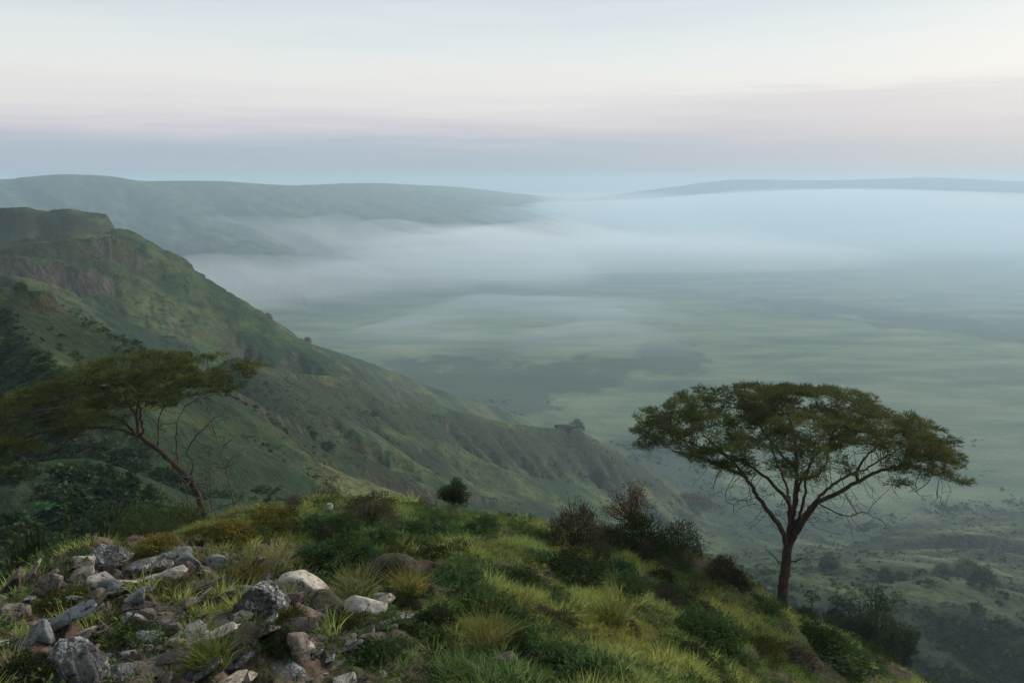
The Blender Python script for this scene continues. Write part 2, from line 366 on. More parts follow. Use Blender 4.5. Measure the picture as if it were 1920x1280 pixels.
# plant cover seen from above, by place: polygons given by the photo pixels of their outline on the valley floor
def floor_pt(px, py):
    a = W(px, py, 1.0); k = FLOOR/a[2]; return (a[0]*k, k)
def in_poly(x, y, poly):
    c = np.zeros(x.shape, bool); n = len(poly)
    for i in range(n):
        (x1, y1), (x2, y2) = poly[i], poly[(i+1) % n]
        m = ((y1 > y) != (y2 > y)) & (x < (x2-x1)*(y-y1)/(y2-y1+1e-9)+x1)
        c ^= m
    return c
WOODS = [[(700,690),(760,672),(860,678),(980,682),(1080,684),(1150,672),(1200,650),(1260,640),(1320,660),(1350,690),(1300,700),(1240,700),(1190,715),(1130,722),(1080,740),(1040,770),(1010,790),(950,800),(850,790),(700,760)],
         [(1330,585),(1400,590),(1500,590),(1600,600),(1700,618),(1920,650),(2200,700),(2200,660),(1920,606),(1760,590),(1600,572),(1500,560),(1400,556),(1230,549),(1190,558),(1250,556),(1330,560),(1450,572),(1400,576)],
         [(1150,830),(1200,800),(1260,830),(1300,860),(1420,950),(1640,975),(1800,955),(1960,945),(2200,940),(2200,1020),(1900,1040),(1600,1090),(1350,1110),(1200,1000),(1120,900)]]
MARSH = [[(860,530),(960,515),(1080,512),(1180,520),(1300,530),(1300,545),(1150,542),(1050,535),(950,545),(880,548)],
         [(540,610),(600,600),(700,592),(760,580),(700,575),(600,590),(530,600)], [(880,455),(1000,450),(1150,460),(1200,470),(1000,468)], [(1100,480),(1400,470),(1700,480),(1920,500),(1920,520),(1500,500),(1200,500)]]
def cover(x, y, z):
    r = np.hypot(x, y)
    w = fbm(x, y, 160, 4, 301); w2 = fbm(x, y, 160, 4, 302)
    amp = 0.035*r
    woods = np.zeros_like(x); marsh = np.zeros_like(x)
    def soft(PP, ky):
        a = np.zeros_like(x)
        for P in PP:
            q = [floor_pt(*p) for p in P]; b = np.zeros_like(x)
            for jx, jy in ((0,0),(1,0),(-1,0),(0,1),(0,-1),(.7,.7),(-.7,.7),(.7,-.7),(-.7,-.7)):
                b += in_poly(x+amp*w+jx*0.016*r, y+amp*ky*w2+jy*0.034*r, q)/9.0
            a = np.maximum(a, b)
        return a
    woods = soft(WOODS, 1.6); marsh = soft(MARSH, 2)
    on = z < FLOOR+60
    return woods*on, marsh*on
def thicket(x, y):
    # dense growth on near faces of left ridge and middle spur, doubling as painted shade
    s = np.zeros_like(x)
    for (P, lf, rt, gl, *_) in RIDGES:
        if gl in ((11, 24), (30, 42)):
            m = (y > 150) & (y < 1500) & (x < 250); d, side, zc, q = near_polyline(x[m], y[m], P)
            w = 38.0 if gl[0] == 11 else 58.0
            v = (side < 0)*sstep(3, 16, d+6*fbm(x[m], y[m], 30, 3, 351))*(1-sstep(w, w*1.5, d+14*fbm(x[m], y[m], 50, 3, 352)))
            s[m] = np.maximum(s[m], v)
    return s
na, nr = 820, 620
X, Y = polar(-52, 52, na, 34.0, 26000.0, nr)
Z = H_far(X, Y)
Zg = Z.reshape(nr, na); Xg = X.reshape(nr, na); Yg = Y.reshape(nr, na)
V = np.stack([X, Y, Z], 1)
# slope for rock exposure
du = np.stack([np.gradient(Xg, axis=1), np.gradient(Yg, axis=1), np.gradient(Zg, axis=1)], -1)
dv = np.stack([np.gradient(Xg, axis=0), np.gradient(Yg, axis=0), np.gradient(Zg, axis=0)], -1)
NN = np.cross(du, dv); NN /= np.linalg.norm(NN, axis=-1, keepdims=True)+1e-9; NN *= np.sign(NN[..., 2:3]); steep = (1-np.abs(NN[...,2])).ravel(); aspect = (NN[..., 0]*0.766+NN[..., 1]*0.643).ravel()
woods, marsh = cover(X, Y, Z)
Fa = grid_faces(nr, na)
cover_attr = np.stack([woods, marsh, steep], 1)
scrub_shade = sstep(0.10, -0.22, aspect+0.10*fbm(X, Y, 60, 4, 333))*0+(1-sstep(-0.10, 0.22, aspect+0.10*fbm(X, Y, 60, 4, 333)))*(Z > FLOOR+12)  # faces turned from the sun, darkened by colour as painted shade
scrub_shade = np.maximum(scrub_shade, thicket(X, Y))

def terrain_mat():
    t = NT('slopes_ground')
    pos = t.n('ShaderNodeNewGeometry').outputs['Position']
    cv = t.attr('cover').outputs['Color']; sp = t.n('ShaderNodeSeparateColor', Color=cv)
    wd, ms, st = sp.outputs[0], sp.outputs[1], sp.outputs[2]
    nL = t.noise(0.011, 4, 0.55, pos); nM = t.noise(0.05, 6, 0.65, pos); nS = t.noise(0.25, 6, 0.7, pos)
    # streaks of grass and erosion running down the slopes
    grass = t.ramp(nL, [(0.30, (0.018,0.036,0.018)), (0.43, (0.030,0.056,0.025)), (0.52, (0.068,0.098,0.036)), (0.68, (0.15,0.160,0.060))])
    bush = t.ramp(nM, [(0.35, (0.016,0.030,0.018)), (0.7, (0.040,0.058,0.026))])
    nT = t.noise(0.9, 5, 0.75, pos)
    k = t.ramp(t.math('ADD', t.math('MULTIPLY', nS, 0.45), t.math('MULTIPLY_ADD', nM, 0.45, t.math('MULTIPLY', nT, 0.2))), [(0.50, 1.0), (0.59, 0.0)])
    c = t.mix(t.math('MULTIPLY', k, 0.85), grass, bush)
    # heath colour, kept dark to paint shade on faces turned from the sun
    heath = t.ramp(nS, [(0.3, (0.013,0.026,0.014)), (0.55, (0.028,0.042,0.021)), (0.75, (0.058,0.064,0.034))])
    c = t.mix(t.math('MULTIPLY', t.attr('scrub_shade').outputs['Fac'], 0.84), c, heath)
    vt = t.n('ShaderNodeMapping', Vector=pos, Scale=(0.05, 0.05, 0.006)).outputs[0]
    nV = t.noise(5.0, 5, 0.6, vt)
    rock = t.ramp(nV, [(0.35, (0.026,0.026,0.022)), (0.5, (0.058,0.052,0.042)), (0.68, (0.12,0.105,0.085))])
    rkm = t.ramp(t.math('ADD', st, t.math('MULTIPLY_ADD', nM, 0.34, -0.17)), [(0.37, 0.0), (0.48, 0.9)])
    soil = t.ramp(nS, [(0.3, (0.030,0.028,0.017)), (0.7, (0.085,0.072,0.042))])
    sm = t.ramp(t.math('ADD', st, t.math('MULTIPLY_ADD', nL, 0.5, -0.25)), [(0.22, 0.0), (0.36, 0.6)])
    c = t.mix(sm, c, soil); c = t.mix(rkm, c, rock)
    # the flat valley floor: pale grassland, dark woodland, marsh
    z = t.n('ShaderNodeSeparateXYZ', Vector=pos).outputs[2]
    fl = t.ramp(t.math('MULTIPLY_ADD', z, -1/60.0, -8.95), [(0.0, 0.0), (1.0, 1.0)])   # 1 at -597 and below, 0 at -537
    vs = t.n('ShaderNodeMapping', Vector=pos, Scale=(0.0016, 0.0045, 0.004), Rotation=(0, 0, R(-24))).outputs[0]
    nF = t.noise(1.6, 8, 0.62, vs)
    plain = t.ramp(nF, [(0.30, (0.045,0.075,0.052)), (0.46, (0.095,0.135,0.075)), (0.58, (0.15,0.185,0.10)), (0.75, (0.22,0.23,0.14))])
    c = t.mix(fl, c, plain)
    nW = t.noise(0.018, 7, 0.72, pos)
    wm = t.ramp(t.math('ADD', t.math('MULTIPLY', wd, 0.68), t.math('MULTIPLY', nW, 0.6)), [(0.48, 0.0), (0.82, 0.75)])
    c = t.mix(wm, c, (0.026,0.048,0.034))
    c = t.mix(t.math('MULTIPLY', ms, t.ramp(nF, [(0.35, 0.9), (0.6, 0.35)])), c, (0.060,0.066,0.070))
    b = t.math('ADD', t.math('ADD', nS, t.math('MULTIPLY', nT, 0.4)), t.math('MULTIPLY', nM, 1.6))
    t.pbr(c, 0.95, bump=b, dist=3.5, strength=0.9, spec=0.1)
    return t.m
M_TERR = terrain_mat()
# separate landforms share the grid: near slopes / valley floor / far rims
Fc = V[Fa].mean(1); rc = np.hypot(Fc[:,0], Fc[:,1])
is_rim = (rc > 3300) & (Fc[:,2] > FLOOR+22)
is_floor = ((Fc[:,2] <= FLOOR+7) | (rc > 2600)) & ~is_rim
is_slope = ~(is_rim | is_floor)
def sub(name, mask, mat, attrs):
    F = Fa[mask]; u, inv = np.unique(F, return_inverse=True)
    return mesh_np(name, V[u], inv.reshape(F.shape), mat, True, {k: a[u] for k, a in attrs.items()})
o = sub('crater_slopes', is_slope, M_TERR, {'cover': cover_attr, 'scrub_shade': scrub_shade}); tag(o, kind='structure')
o = sub('valley_floor', is_floor, M_TERR, {'cover': cover_attr, 'scrub_shade': scrub_shade}); tag(o, kind='structure')
o = sub('far_hills', is_rim, M_TERR, {'cover': cover_attr, 'scrub_shade': scrub_shade}); tag(o, kind='structure')

# hilltop
na2, nr2 = 640, 560
X2, Y2 = polar(-50, 50, na2, 2.5, 72.0, nr2)
Z2 = H_hill(X2, Y2)
rk2 = rockmask(X2, Y2)
def hill_mat():
    t = NT('hilltop_soil')
    pos = t.n('ShaderNodeNewGeometry').outputs['Position']
    rk = t.attr('rock').outputs['Fac']
    n1 = t.noise(0.5, 6, 0.6, pos); n2 = t.noise(3.0, 6, 0.7, pos); n3 = t.noise(14, 5, 0.7, pos)
    soil = t.ramp(n2, [(0.3, (0.020,0.016,0.012)), (0.5, (0.050,0.040,0.028)), (0.7, (0.095,0.075,0.052))])
    moss = t.ramp(n3, [(0.3, (0.030,0.040,0.014)), (0.7, (0.085,0.10,0.030))])
    c = t.mix(t.ramp(t.math('ADD', n1, t.math('MULTIPLY_ADD', n3, 0.3, -0.15)), [(0.45, 0.0), (0.56, 1.0)]), soil, moss)
    vs = t.n('ShaderNodeMapping', Vector=pos, Scale=(1.6, 0.7, 3.0), Rotation=(0, 0, R(34))).outputs[0]
    n4 = t.noise(2.2, 7, 0.65, vs)
    rock = t.ramp(n4, [(0.32, (0.028,0.020,0.017)), (0.46, (0.085,0.055,0.042)), (0.58, (0.15,0.105,0.080)), (0.72, (0.24,0.20,0.17))])
    rm = t.ramp(t.math('ADD', t.math('MULTIPLY', rk, 0.8), t.math('MULTIPLY', n2, 0.5)), [(0.62, 0.0), (0.80, 0.9)])
    c = t.mix(rm, c, rock)
    t.pbr(c, 0.95, bump=t.math('ADD', n2, t.math('MULTIPLY', n3, 0.5)), dist=0.12, strength=0.9, spec=0.1)
    return t.m
o = mesh_np('hilltop', np.stack([X2, Y2, Z2], 1), grid_faces(nr2, na2), hill_mat(), True, {'rock': rk2}); tag(o, kind='structure')

# ------------------------------------------------------------------ air: haze box and the mist lying in the crater
def volume_mat(name, color, density, aniso=0.0):
    m = bpy.data.materials.new(name); m.use_nodes = True; nt = m.node_tree; nt.nodes.clear()
    out = nt.nodes.new('ShaderNodeOutputMaterial'); v = nt.nodes.new('ShaderNodeVolumePrincipled')
    v.inputs['Color'].default_value = tuple(color)+(1,); v.inputs['Density'].default_value = density; v.inputs['Anisotropy'].default_value = aniso
    nt.links.new(v.outputs[0], out.inputs['Volume']); return m
HAZE_TOP = 100.0
def haze_box():
    x0, x1, y0, y1, z0, z1 = -27000, 27000, -3000, 27500, FLOOR-60, HAZE_TOP
    V = np.array([(x0,y0,z0),(x1,y0,z0),(x1,y1,z0),(x0,y1,z0),(x0,y0,z1),(x1,y0,z1),(x1,y1,z1),(x0,y1,z1)], float)
    F = np.array([(3,2,1,0),(4,5,6,7),(0,1,5,4),(1,2,6,5),(2,3,7,6),(3,0,4,7)])
    o = mesh_np('haze', V, F, volume_mat('haze_air', HAZE_COL, HAZE_D, 0.15), False); tag(o, kind='stuff')
HAZE_COL = (0.63, 0.79, 0.895); HAZE_D = 1.08e-4
haze_box()
def mist(cx, cy, rx, ry, zc, thick, dens, seed, rot=0.0, n=90, col=(0.90,0.95,1.0), flat=2):
    """a closed bank of mist: uneven lens, flat underside"""
    rr = np.linspace(0, 1, n); aa = np.linspace(0, 2*np.pi, 2*n, endpoint=False)
    A, Q = np.meshgrid(aa, rr); ex, ey = np.cos(A)*Q, np.sin(A)*Q
    k = 1+0.35*fbm(np.cos(A)*1.3+seed, np.sin(A)*1.3, 1.0, 3, seed)
    c, s = math.cos(rot), math.sin(rot)
    x = cx + (ex*k*rx)*c-(ey*k*ry)*s; y = cy + (ex*k*rx)*s+(ey*k*ry)*c
    sc = min(rx, ry)
    hgt = np.clip((1-Q**flat)*(0.85+(0.9 if flat < 3 else 0.45)*fbm(x/rx*sc, y/ry*sc, sc*0.7, 3, seed+5)), 0.0, 2)*(sstep(0.75, 1.0, -Q+1.75) if flat < 3 else 1-sstep(0.5, 1.0, Q))
    top = zc+thick*hgt; bot = zc-0.25*thick*hgt-0.5*sstep(1, .98, Q)
    n1 = n; m = 2*n; idx = np.arange(n1*m).reshape(n1, m)
    f1 = np.stack([idx[:-1], np.roll(idx,-1,1)[:-1], np.roll(idx,-1,1)[1:], idx[1:]], -1).reshape(-1, 4)[:, ::-1]
    V = np.vstack([np.stack([x.ravel(), y.ravel(), top.ravel()], 1), np.stack([x.ravel(), y.ravel(), bot.ravel()], 1)])
    f2 = (f1+n1*m)[:, ::-1]
    e = idx[-1]; e2 = np.roll(e, -1); ring = np.stack([e, e+n1*m, e2+n1*m, e2], -1)
    # weld the rim: top and bottom coincide there
    F = np.vstack([f1, f2]); F = np.where((F >= n1*m+ (n1-1)*m), F-n1*m, F)
    o = mesh_np('mist', V, F, volume_mat('mist_air', col, dens, 0.1), True); tag(o, kind='stuff'); return o
mist(900, 13000, 13500, 8700, -560, 350, 8.0e-4, 3, flat=4, col=(0.97,0.98,1.0))
mist(-500, 5200, 2900, 1900, -490, 230, 8.0e-4, 7, 0.3, col=(0.97,0.98,1.0))
mist(160, 3450, 900, 850, -596, 36, 1.5e-3, 5, 0.1)
mist(2500, 8300, 9500, 5500, -600, 320, 3.6e-4, 15, 0.0, col=(0.72,0.88,1.0))
# ------------------------------------------------------------------ plant and rock builders
rng = np.random.default_rng(7)
def unit(v): return v/(np.linalg.norm(v, axis=-1, keepdims=True)+1e-9)
def leaves(C, D, length, width, tone, r=rng):
    """one pointed leaf (a kite-shaped quad) per row: centre C, axis D"""
    n = len(C); D = unit(D); s = unit(np.cross(D, unit(r.normal(size=(n, 3)))))
    L = np.broadcast_to(np.asarray(length, float), (n,))[:, None]; Wd = np.broadcast_to(np.asarray(width, float), (n,))[:, None]
    up = np.cross(s, D)
    V = np.stack([C, C+D*L*0.5+s*Wd*0.5+up*L*0.06, C+D*L, C+D*L*0.5-s*Wd*0.5+up*L*0.06], 1).reshape(-1, 3)
    return V, np.arange(4*n).reshape(n, 4), np.repeat(tone, 4)
def tube(P, Rr, sides=6):
    P = np.asarray(P, float); Rr = np.asarray(Rr, float); n = len(P)
    T = unit(np.gradient(P, axis=0)); ref = np.array([0.3, 0.9, 0.2]); a = np.linspace(0, 2*np.pi, sides, endpoint=False)
    u = np.cross(T, ref); bad = np.linalg.norm(u, axis=1) < 0.05; u[bad] = np.cross(T[bad], [1, 0, 0.1]); u = unit(u); v = np.cross(T, u)
    V = (P[:, None]+Rr[:, None, None]*(u[:, None]*np.cos(a)[None, :, None]+v[:, None]*np.sin(a)[None, :, None])).reshape(-1, 3)
    i = np.arange(n*sides).reshape(n, sides)
    F = np.stack([i[:-1], np.roll(i, -1, 1)[:-1], np.roll(i, -1, 1)[1:], i[1:]], -1).reshape(-1, 4)
    return V, F
def join(parts):
    Vs, Fs, Ts, o = [], [], [], 0
    for p in parts:
        Vs.append(p[0]); Fs.append(p[1]+o); o += len(p[0])
        if len(p) > 2: Ts.append(p[2])
    return np.vstack(Vs), np.vstack(Fs), (np.concatenate(Ts) if Ts else None)
def bark_mat(name, dark, light, scale=1.0):
    t = NT(name); pos = t.n('ShaderNodeTexCoord').outputs['Object']
    v = t.n('ShaderNodeMapping', Vector=pos, Scale=(9*scale, 9*scale, 1.6*scale)).outputs[0]
    n1 = t.noise(1.5, 6, 0.65, v); n2 = t.noise(2.2*scale, 4, 0.6, pos)
    c = t.ramp(t.math('MULTIPLY_ADD', n2, 0.5, t.math('MULTIPLY', n1, 0.6)), [(0.38, dark), (0.72, light)])
    t.pbr(c, 0.9, bump=n1, dist=0.03, strength=0.9, spec=0.1); return t.m
M_BARK = bark_mat('acacia_bark', (0.022,0.016,0.012), (0.095,0.070,0.052))
M_DEAD = bark_mat('dead_wood', (0.04,0.034,0.028), (0.14,0.12,0.10))
M_STEM = bark_mat('shrub_stems', (0.025,0.020,0.015), (0.09,0.07,0.05), 3)

def colonize(nodes, parents, attr, step=0.22, infl=2.6, kill=0.32, iters=70, r=rng):
    """grow thin branches from existing nodes towards the attractor points"""
    P = [np.array(p, float) for p in nodes]; par = list(parents); A = attr.copy(); alive = np.ones(len(A), bool)
    near = np.full(len(A), 1e9); ni = np.zeros(len(A), int)
    def upd(start):
        if start >= len(P): return
        Q = np.array(P[start:]); d = np.sqrt(((A[:, None]-Q[None])**2).sum(-1)); k = d.argmin(1); m = d[np.arange(len(A)), k]
        b = m < near; near[b] = m[b]; ni[b] = k[b]+start
    upd(0)
    for it in range(iters):
        use = alive & (near < (infl if it > 3 else infl*2)); 
        if not use.any():
            if alive.any(): use = alive & (near < near[alive].min()+0.3)
            else: break
        dirs = {}
        for i in np.nonzero(use)[0]:
            v = A[i]-P[ni[i]]; v /= np.linalg.norm(v)+1e-9
            dirs.setdefault(ni[i], []).append(v)
        st = len(P); new = 0
        for k, vs in dirs.items():
            v = np.sum(vs, 0)+r.normal(0, 0.25, 3); l = np.linalg.norm(v)
            if l < 0.2: v = vs[0]; l = 1.0
            q = P[k]+v/l*step
            P.append(q); par.append(k); new += 1
        upd(st); alive &= near > kill
        if not new: break
    return np.array(P), np.array(par)
def chains(P, par, rad):
    """split a branch graph into tubes; returns (indices along chain, first is the parent node)"""
    n = len(P); ch = [[] for _ in range(n)]
    for i, p in enumerate(par):
        if p >= 0: ch[p].append(i)
    out = []; stack = [(i, -1) for i in range(n) if par[i] < 0]
    while stack:
        s, p = stack.pop(); c = [p, s] if p >= 0 else [s]
        k = s
        while ch[k]:
            m = max(ch[k], key=lambda q: rad[q])
            for q in ch[k]:
                if q != m: stack.append((q, k))
            c.append(m); k = m
        out.append(c)
    return out

def acacia(label, base_d, limbs, crown, bare, leafm, seed, trunk_r, grp=None, plates=80, per=24, leafn=46, tone0=0.0, leaf_len=0.12, minr=0.009, sprayr=0.42):
    """limbs: list of (pixel polyline [(px,py,dy)...], start radius, end radius); the first is the trunk.
       crown: px list, top py, bottom py of the mid plane, depth radius, dome drop"""
    r = np.random.default_rng(seed)
    base = np.array(W(limbs[0][0][0][0], limbs[0][0][0][1], base_d))
    nodes, par, minrad, limb_of = [], [], [], []
    for li, (pl, r0, r1) in enumerate(limbs):
        pts = np.array([np.array(W(q[0], q[1], base_d+(q[2] if len(q) > 2 else 0)))-base for q in pl])
        pts = catmull(pts, 6); seg = np.linalg.norm(np.diff(pts, axis=0), axis=1); s = np.concatenate([[0], np.cumsum(seg)])
        m = max(3, int(s[-1]/0.22)); tt = np.linspace(0, s[-1], m); pts = np.stack([np.interp(tt, s, pts[:, k]) for k in range(3)], 1)
        pts[1:-1] += r.normal(0, 0.028, (m-2, 3))
        if li == 0: prev = -1; st = 0
        else:
            N = np.array(nodes); prev = int(((N-pts[0])**2).sum(1).argmin()); st = 1
        for j in range(st, m):
            nodes.append(pts[j]); par.append(prev); prev = len(nodes)-1; minrad.append(r0+(r1-r0)*(tt[j]/s[-1])**0.8); limb_of.append(li)
    cx, ct, cb, ry, drop = crown
    A = []
    k = 0
    while k < plates:
        px = r.uniform(cx[0], cx[-1]); u = (px-(cx[0]+cx[-1])/2)/((cx[-1]-cx[0])/2)
        dy = r.uniform(-ry, ry); q = math.sqrt(u*u+(dy/ry)**2)
        if q > 1: continue
        k += 1
        t = r.random()**(1.5 if q < .7 else 1.0)
        py = np.interp(px, cx, ct)*(1-t)+np.interp(px, cx, cb)*t
        c = np.array(W(px, py, base_d))-base; c[0] = c[0]*(base_d+dy)/base_d if False else c[0]; c[1] += dy; c[2] -= drop*(dy/ry)**2
        R_ = r.uniform(0.55, 1.15)*(1.0-0.25*q); n = int(per*R_*R_)+4
        a = r.uniform(0, 2*np.pi, n); rr = R_*np.sqrt(r.random(n))
        A.append(c+np.stack([rr*np.cos(a), rr*np.sin(a), r.normal(0, 0.07, n)-0.16*(rr/R_)**2*R_], 1))
    A = np.vstack(A); nleafA = len(A)
    if bare:
        bx0, bx1, by0, by1, bn = bare
        B = np.array([np.array(W(r.uniform(bx0, bx1), r.uniform(by0, by1), base_d))-base+np.array([0, r.uniform(-ry*0.6, ry*0.6), 0]) for _ in range(bn)])
        N = np.array(nodes); d = np.sqrt(((B[:, None]-N[None])**2).sum(-1)).min(1); B = B[(d < 1.5) & (d > 0.2)]
        A2 = np.vstack([A, B])
    else: A2 = A
    n0 = len(nodes)
    P, par = colonize(nodes, par, A2, r=r, iters=64)
    n = len(P); nch = np.zeros(n, int)
    acc = np.zeros(n); e = 2.25
    lm = np.array(limb_of+[0]*(n-n0))
    for i in range(n0, n): lm[i] = lm[par[i]]
    for i in range(n-1, -1, -1):
        if acc[i] == 0: acc[i] = minr**e
        if par[i] >= 0: acc[par[i]] += acc[i]; nch[par[i]] += 1
    rad = acc**(1/e)*0.75; rad[n0:] = np.minimum(rad[n0:], 0.06)
    for i in range(n0): rad[i] = max(min(rad[i], minrad[i]), minrad[i]*0.8)
    # flare at the foot
    z0 = P[:, 2]; rad = np.where((lm == 0) & (np.arange(n) < n0), rad*(1+0.5*np.exp(-np.maximum(z0, 0)/0.35)), rad)
    root = bpy.data.objects.new('acacia_tree', None); COL.objects.link(root); root.location = tuple(base)
    tag(root, label, 'tree', grp)
    chs = chains(P, par, rad); per_limb = {}
    for c in chs:
        own = lm[c[1]] if len(c) > 1 else lm[c[0]]
        rr = rad[c].copy()
        if par[c[0]] >= 0 or c[0] != 0: rr[0] = min(rr[0], rr[1]*1.15)
        thick = rr.max() > 0.08
        if len(c) < 2: continue
        pieces = [c]
        per_limb.setdefault(int(own), []).append(tube(P[c], rr, 10 if thick else 4))
    names = {0: 'trunk'}
    objs = {}
    for li, ps in sorted(per_limb.items()):
        V, F, _ = join(ps); objs[li] = mesh_np(names.get(li, 'limb'), V, F, M_BARK, True, parent=root)
    # foliage: sprays on the growing tips
    isl = np.zeros(n, bool)
    Q = P[n0:]; dA = np.full(len(Q), 9.0)
    for a0 in range(0, len(Q), 500): dA[a0:a0+500] = np.sqrt(((Q[a0:a0+500, None]-A[None])**2).sum(-1)).min(1)
    isl[n0:] = (dA < 0.40) & ((nch[n0:] == 0) | (rad[n0:] < 0.022))
    ctr = np.array([P[:, 0].mean(), P[:, 1].mean(), 0])
    for li in sorted(objs):
        ids = np.nonzero(isl & (lm == li))[0]
        if len(ids) < 4: continue
        k = leafn; C = np.repeat(P[ids], k, 0); m = len(C)
        out = unit(C-ctr-np.array([0, 0, 0])*1.0); out[:, 2] = 0.25
        rad_dir = unit(r.normal(size=(m, 3))*np.array([1, 1, 0.35])+unit(out)*0.55)
        offs = rad_dir*(sprayr*r.random(m)**0.7)[:, None]*np.array([1, 1, 0.42]); C2 = C+offs+np.array([0, 0, 0.04])
        tn = np.clip(np.repeat(r.uniform(0, 1, len(ids))*0.5+0.25*pnoise(P[ids, 0]*0.9, P[ids, 1]*0.9, seed)+0.25+tone0*0, k)+r.normal(0, 0.13, m), 0, 1)
        D = unit(rad_dir+r.normal(0, 0.22, (m, 3))+np.array([0, 0, 0.12]))
        V, F, T = leaves(C2, D, leaf_len*r.uniform(0.5, 1.35, m), leaf_len*0.15, tn, r)
        mesh_np('foliage', V, F, leafm, False, {'tone': T}, parent=objs[li])
    return root

# ---- shrubs: mesh data made once per variety and shared
def cloud_points(n, dims, lumps, r, shell=0.55, clump=0.16):
    """leaf positions: clusters on an uneven dome"""
    k = max(6, n//14); d = unit(r.normal(size=(k, 3))); d[:, 2] = np.abs(d[:, 2])*1.1-0.12; d = unit(d)
    rad = (shell+(1-shell)*r.random(k)**0.6)*(1+lumps*pnoise(d[:, 0]*2.3+5, d[:, 1]*2.3+d[:, 2]*1.7, int(r.integers(99))))
    C = d*rad[:, None]*np.array(dims)*np.array([0.5, 0.5, 1.0])
    i = r.integers(0, k, n); off = r.normal(0, clump, (n, 3))*np.array(dims)*np.array([.5, .5, .6])
    return C[i]+off, unit(d[i]), r.uniform(0, 1, k)[i]
def shrub_data(kind, seed):
    r = np.random.default_rng(seed)
    spec = {  # n, dims, lumps, leaf length, width, up-bias, spread
        'round':  (3400, (1.0,1.0,0.8), 0.16, 0.055, 0.022, 0.3, 0.5),
        'leafy':  (2600, (1.0,1.0,0.6), 0.55, 0.075, 0.040, 0.5, 0.8),
        'spiky':  (3000, (1.0,1.0,0.9), 0.35, 0.110, 0.016, 0.9, 0.45),
        'twiggy': (1500, (1.0,1.0,0.9), 0.70, 0.060, 0.016, 0.5, 0.9),
        'mound':  (2600, (1.0,1.0,0.42), 0.45, 0.060, 0.026, 0.6, 0.8)}[kind]
    n, dims, lumps, ll, lw, up, sp = spec
    C, D, T = cloud_points(n, dims, lumps, r, 0.35 if kind == 'twiggy' else 0.6, 0.13)
    C[:, 2] = np.abs(C[:, 2]+0.02)
    A = unit(D+np.array([0, 0, up])+r.normal(0, sp, (n, 3)))
    V, F, Tn = leaves(C, A, ll*r.uniform(.6, 1.4, n), lw, np.clip(T*0.6+r.uniform(0, .4, n), 0, 1), r)
    fo = mesh_np('foliage', V, F, None, False, {'tone': Tn}, link=False).data
    ps = []
    for k in range(26 if kind != 'twiggy' else 60):
        d = unit(r.normal(size=3)); d[2] = abs(d[2])+0.25; d = unit(d); L = r.uniform(0.6, 0.95)
        e = d*L*np.array(dims)*np.array([.5, .5, 1.0]); m1 = e*0.5+r.normal(0, .04, 3)
        ps.append(tube(catmull([(0, 0, -0.05), m1, e], 3), np.linspace(0.014, 0.004, 7), 4))
    V, F, _ = join(ps); st = mesh_np('stems', V, F, M_STEM, True, link=False).data
    return fo, st
SHRUB = {}
def shrub(name, kind, var, mat, loc, size, rz, label, cat='shrub', group=None, tilt=(0, 0)):
    key = (kind, var)
    if key not in SHRUB: SHRUB[key] = shrub_data(kind, 50+len(SHRUB))
    fo, st = SHRUB[key]
    fk = (kind, var, mat.name)
    if fk not in SHRUB:
        f2 = fo.copy(); f2.materials.clear(); f2.materials.append(mat); SHRUB[fk] = f2
    root = bpy.data.objects.new(name, None); COL.objects.link(root)
    root.location = loc; root.scale = size; root.rotation_euler = (tilt[0], tilt[1], rz)
    a = bpy.data.objects.new('foliage', SHRUB[fk]); COL.objects.link(a); a.parent = root
    b = bpy.data.objects.new('stems', st); COL.objects.link(b); b.parent = root
    tag(root, label, cat, group); return root

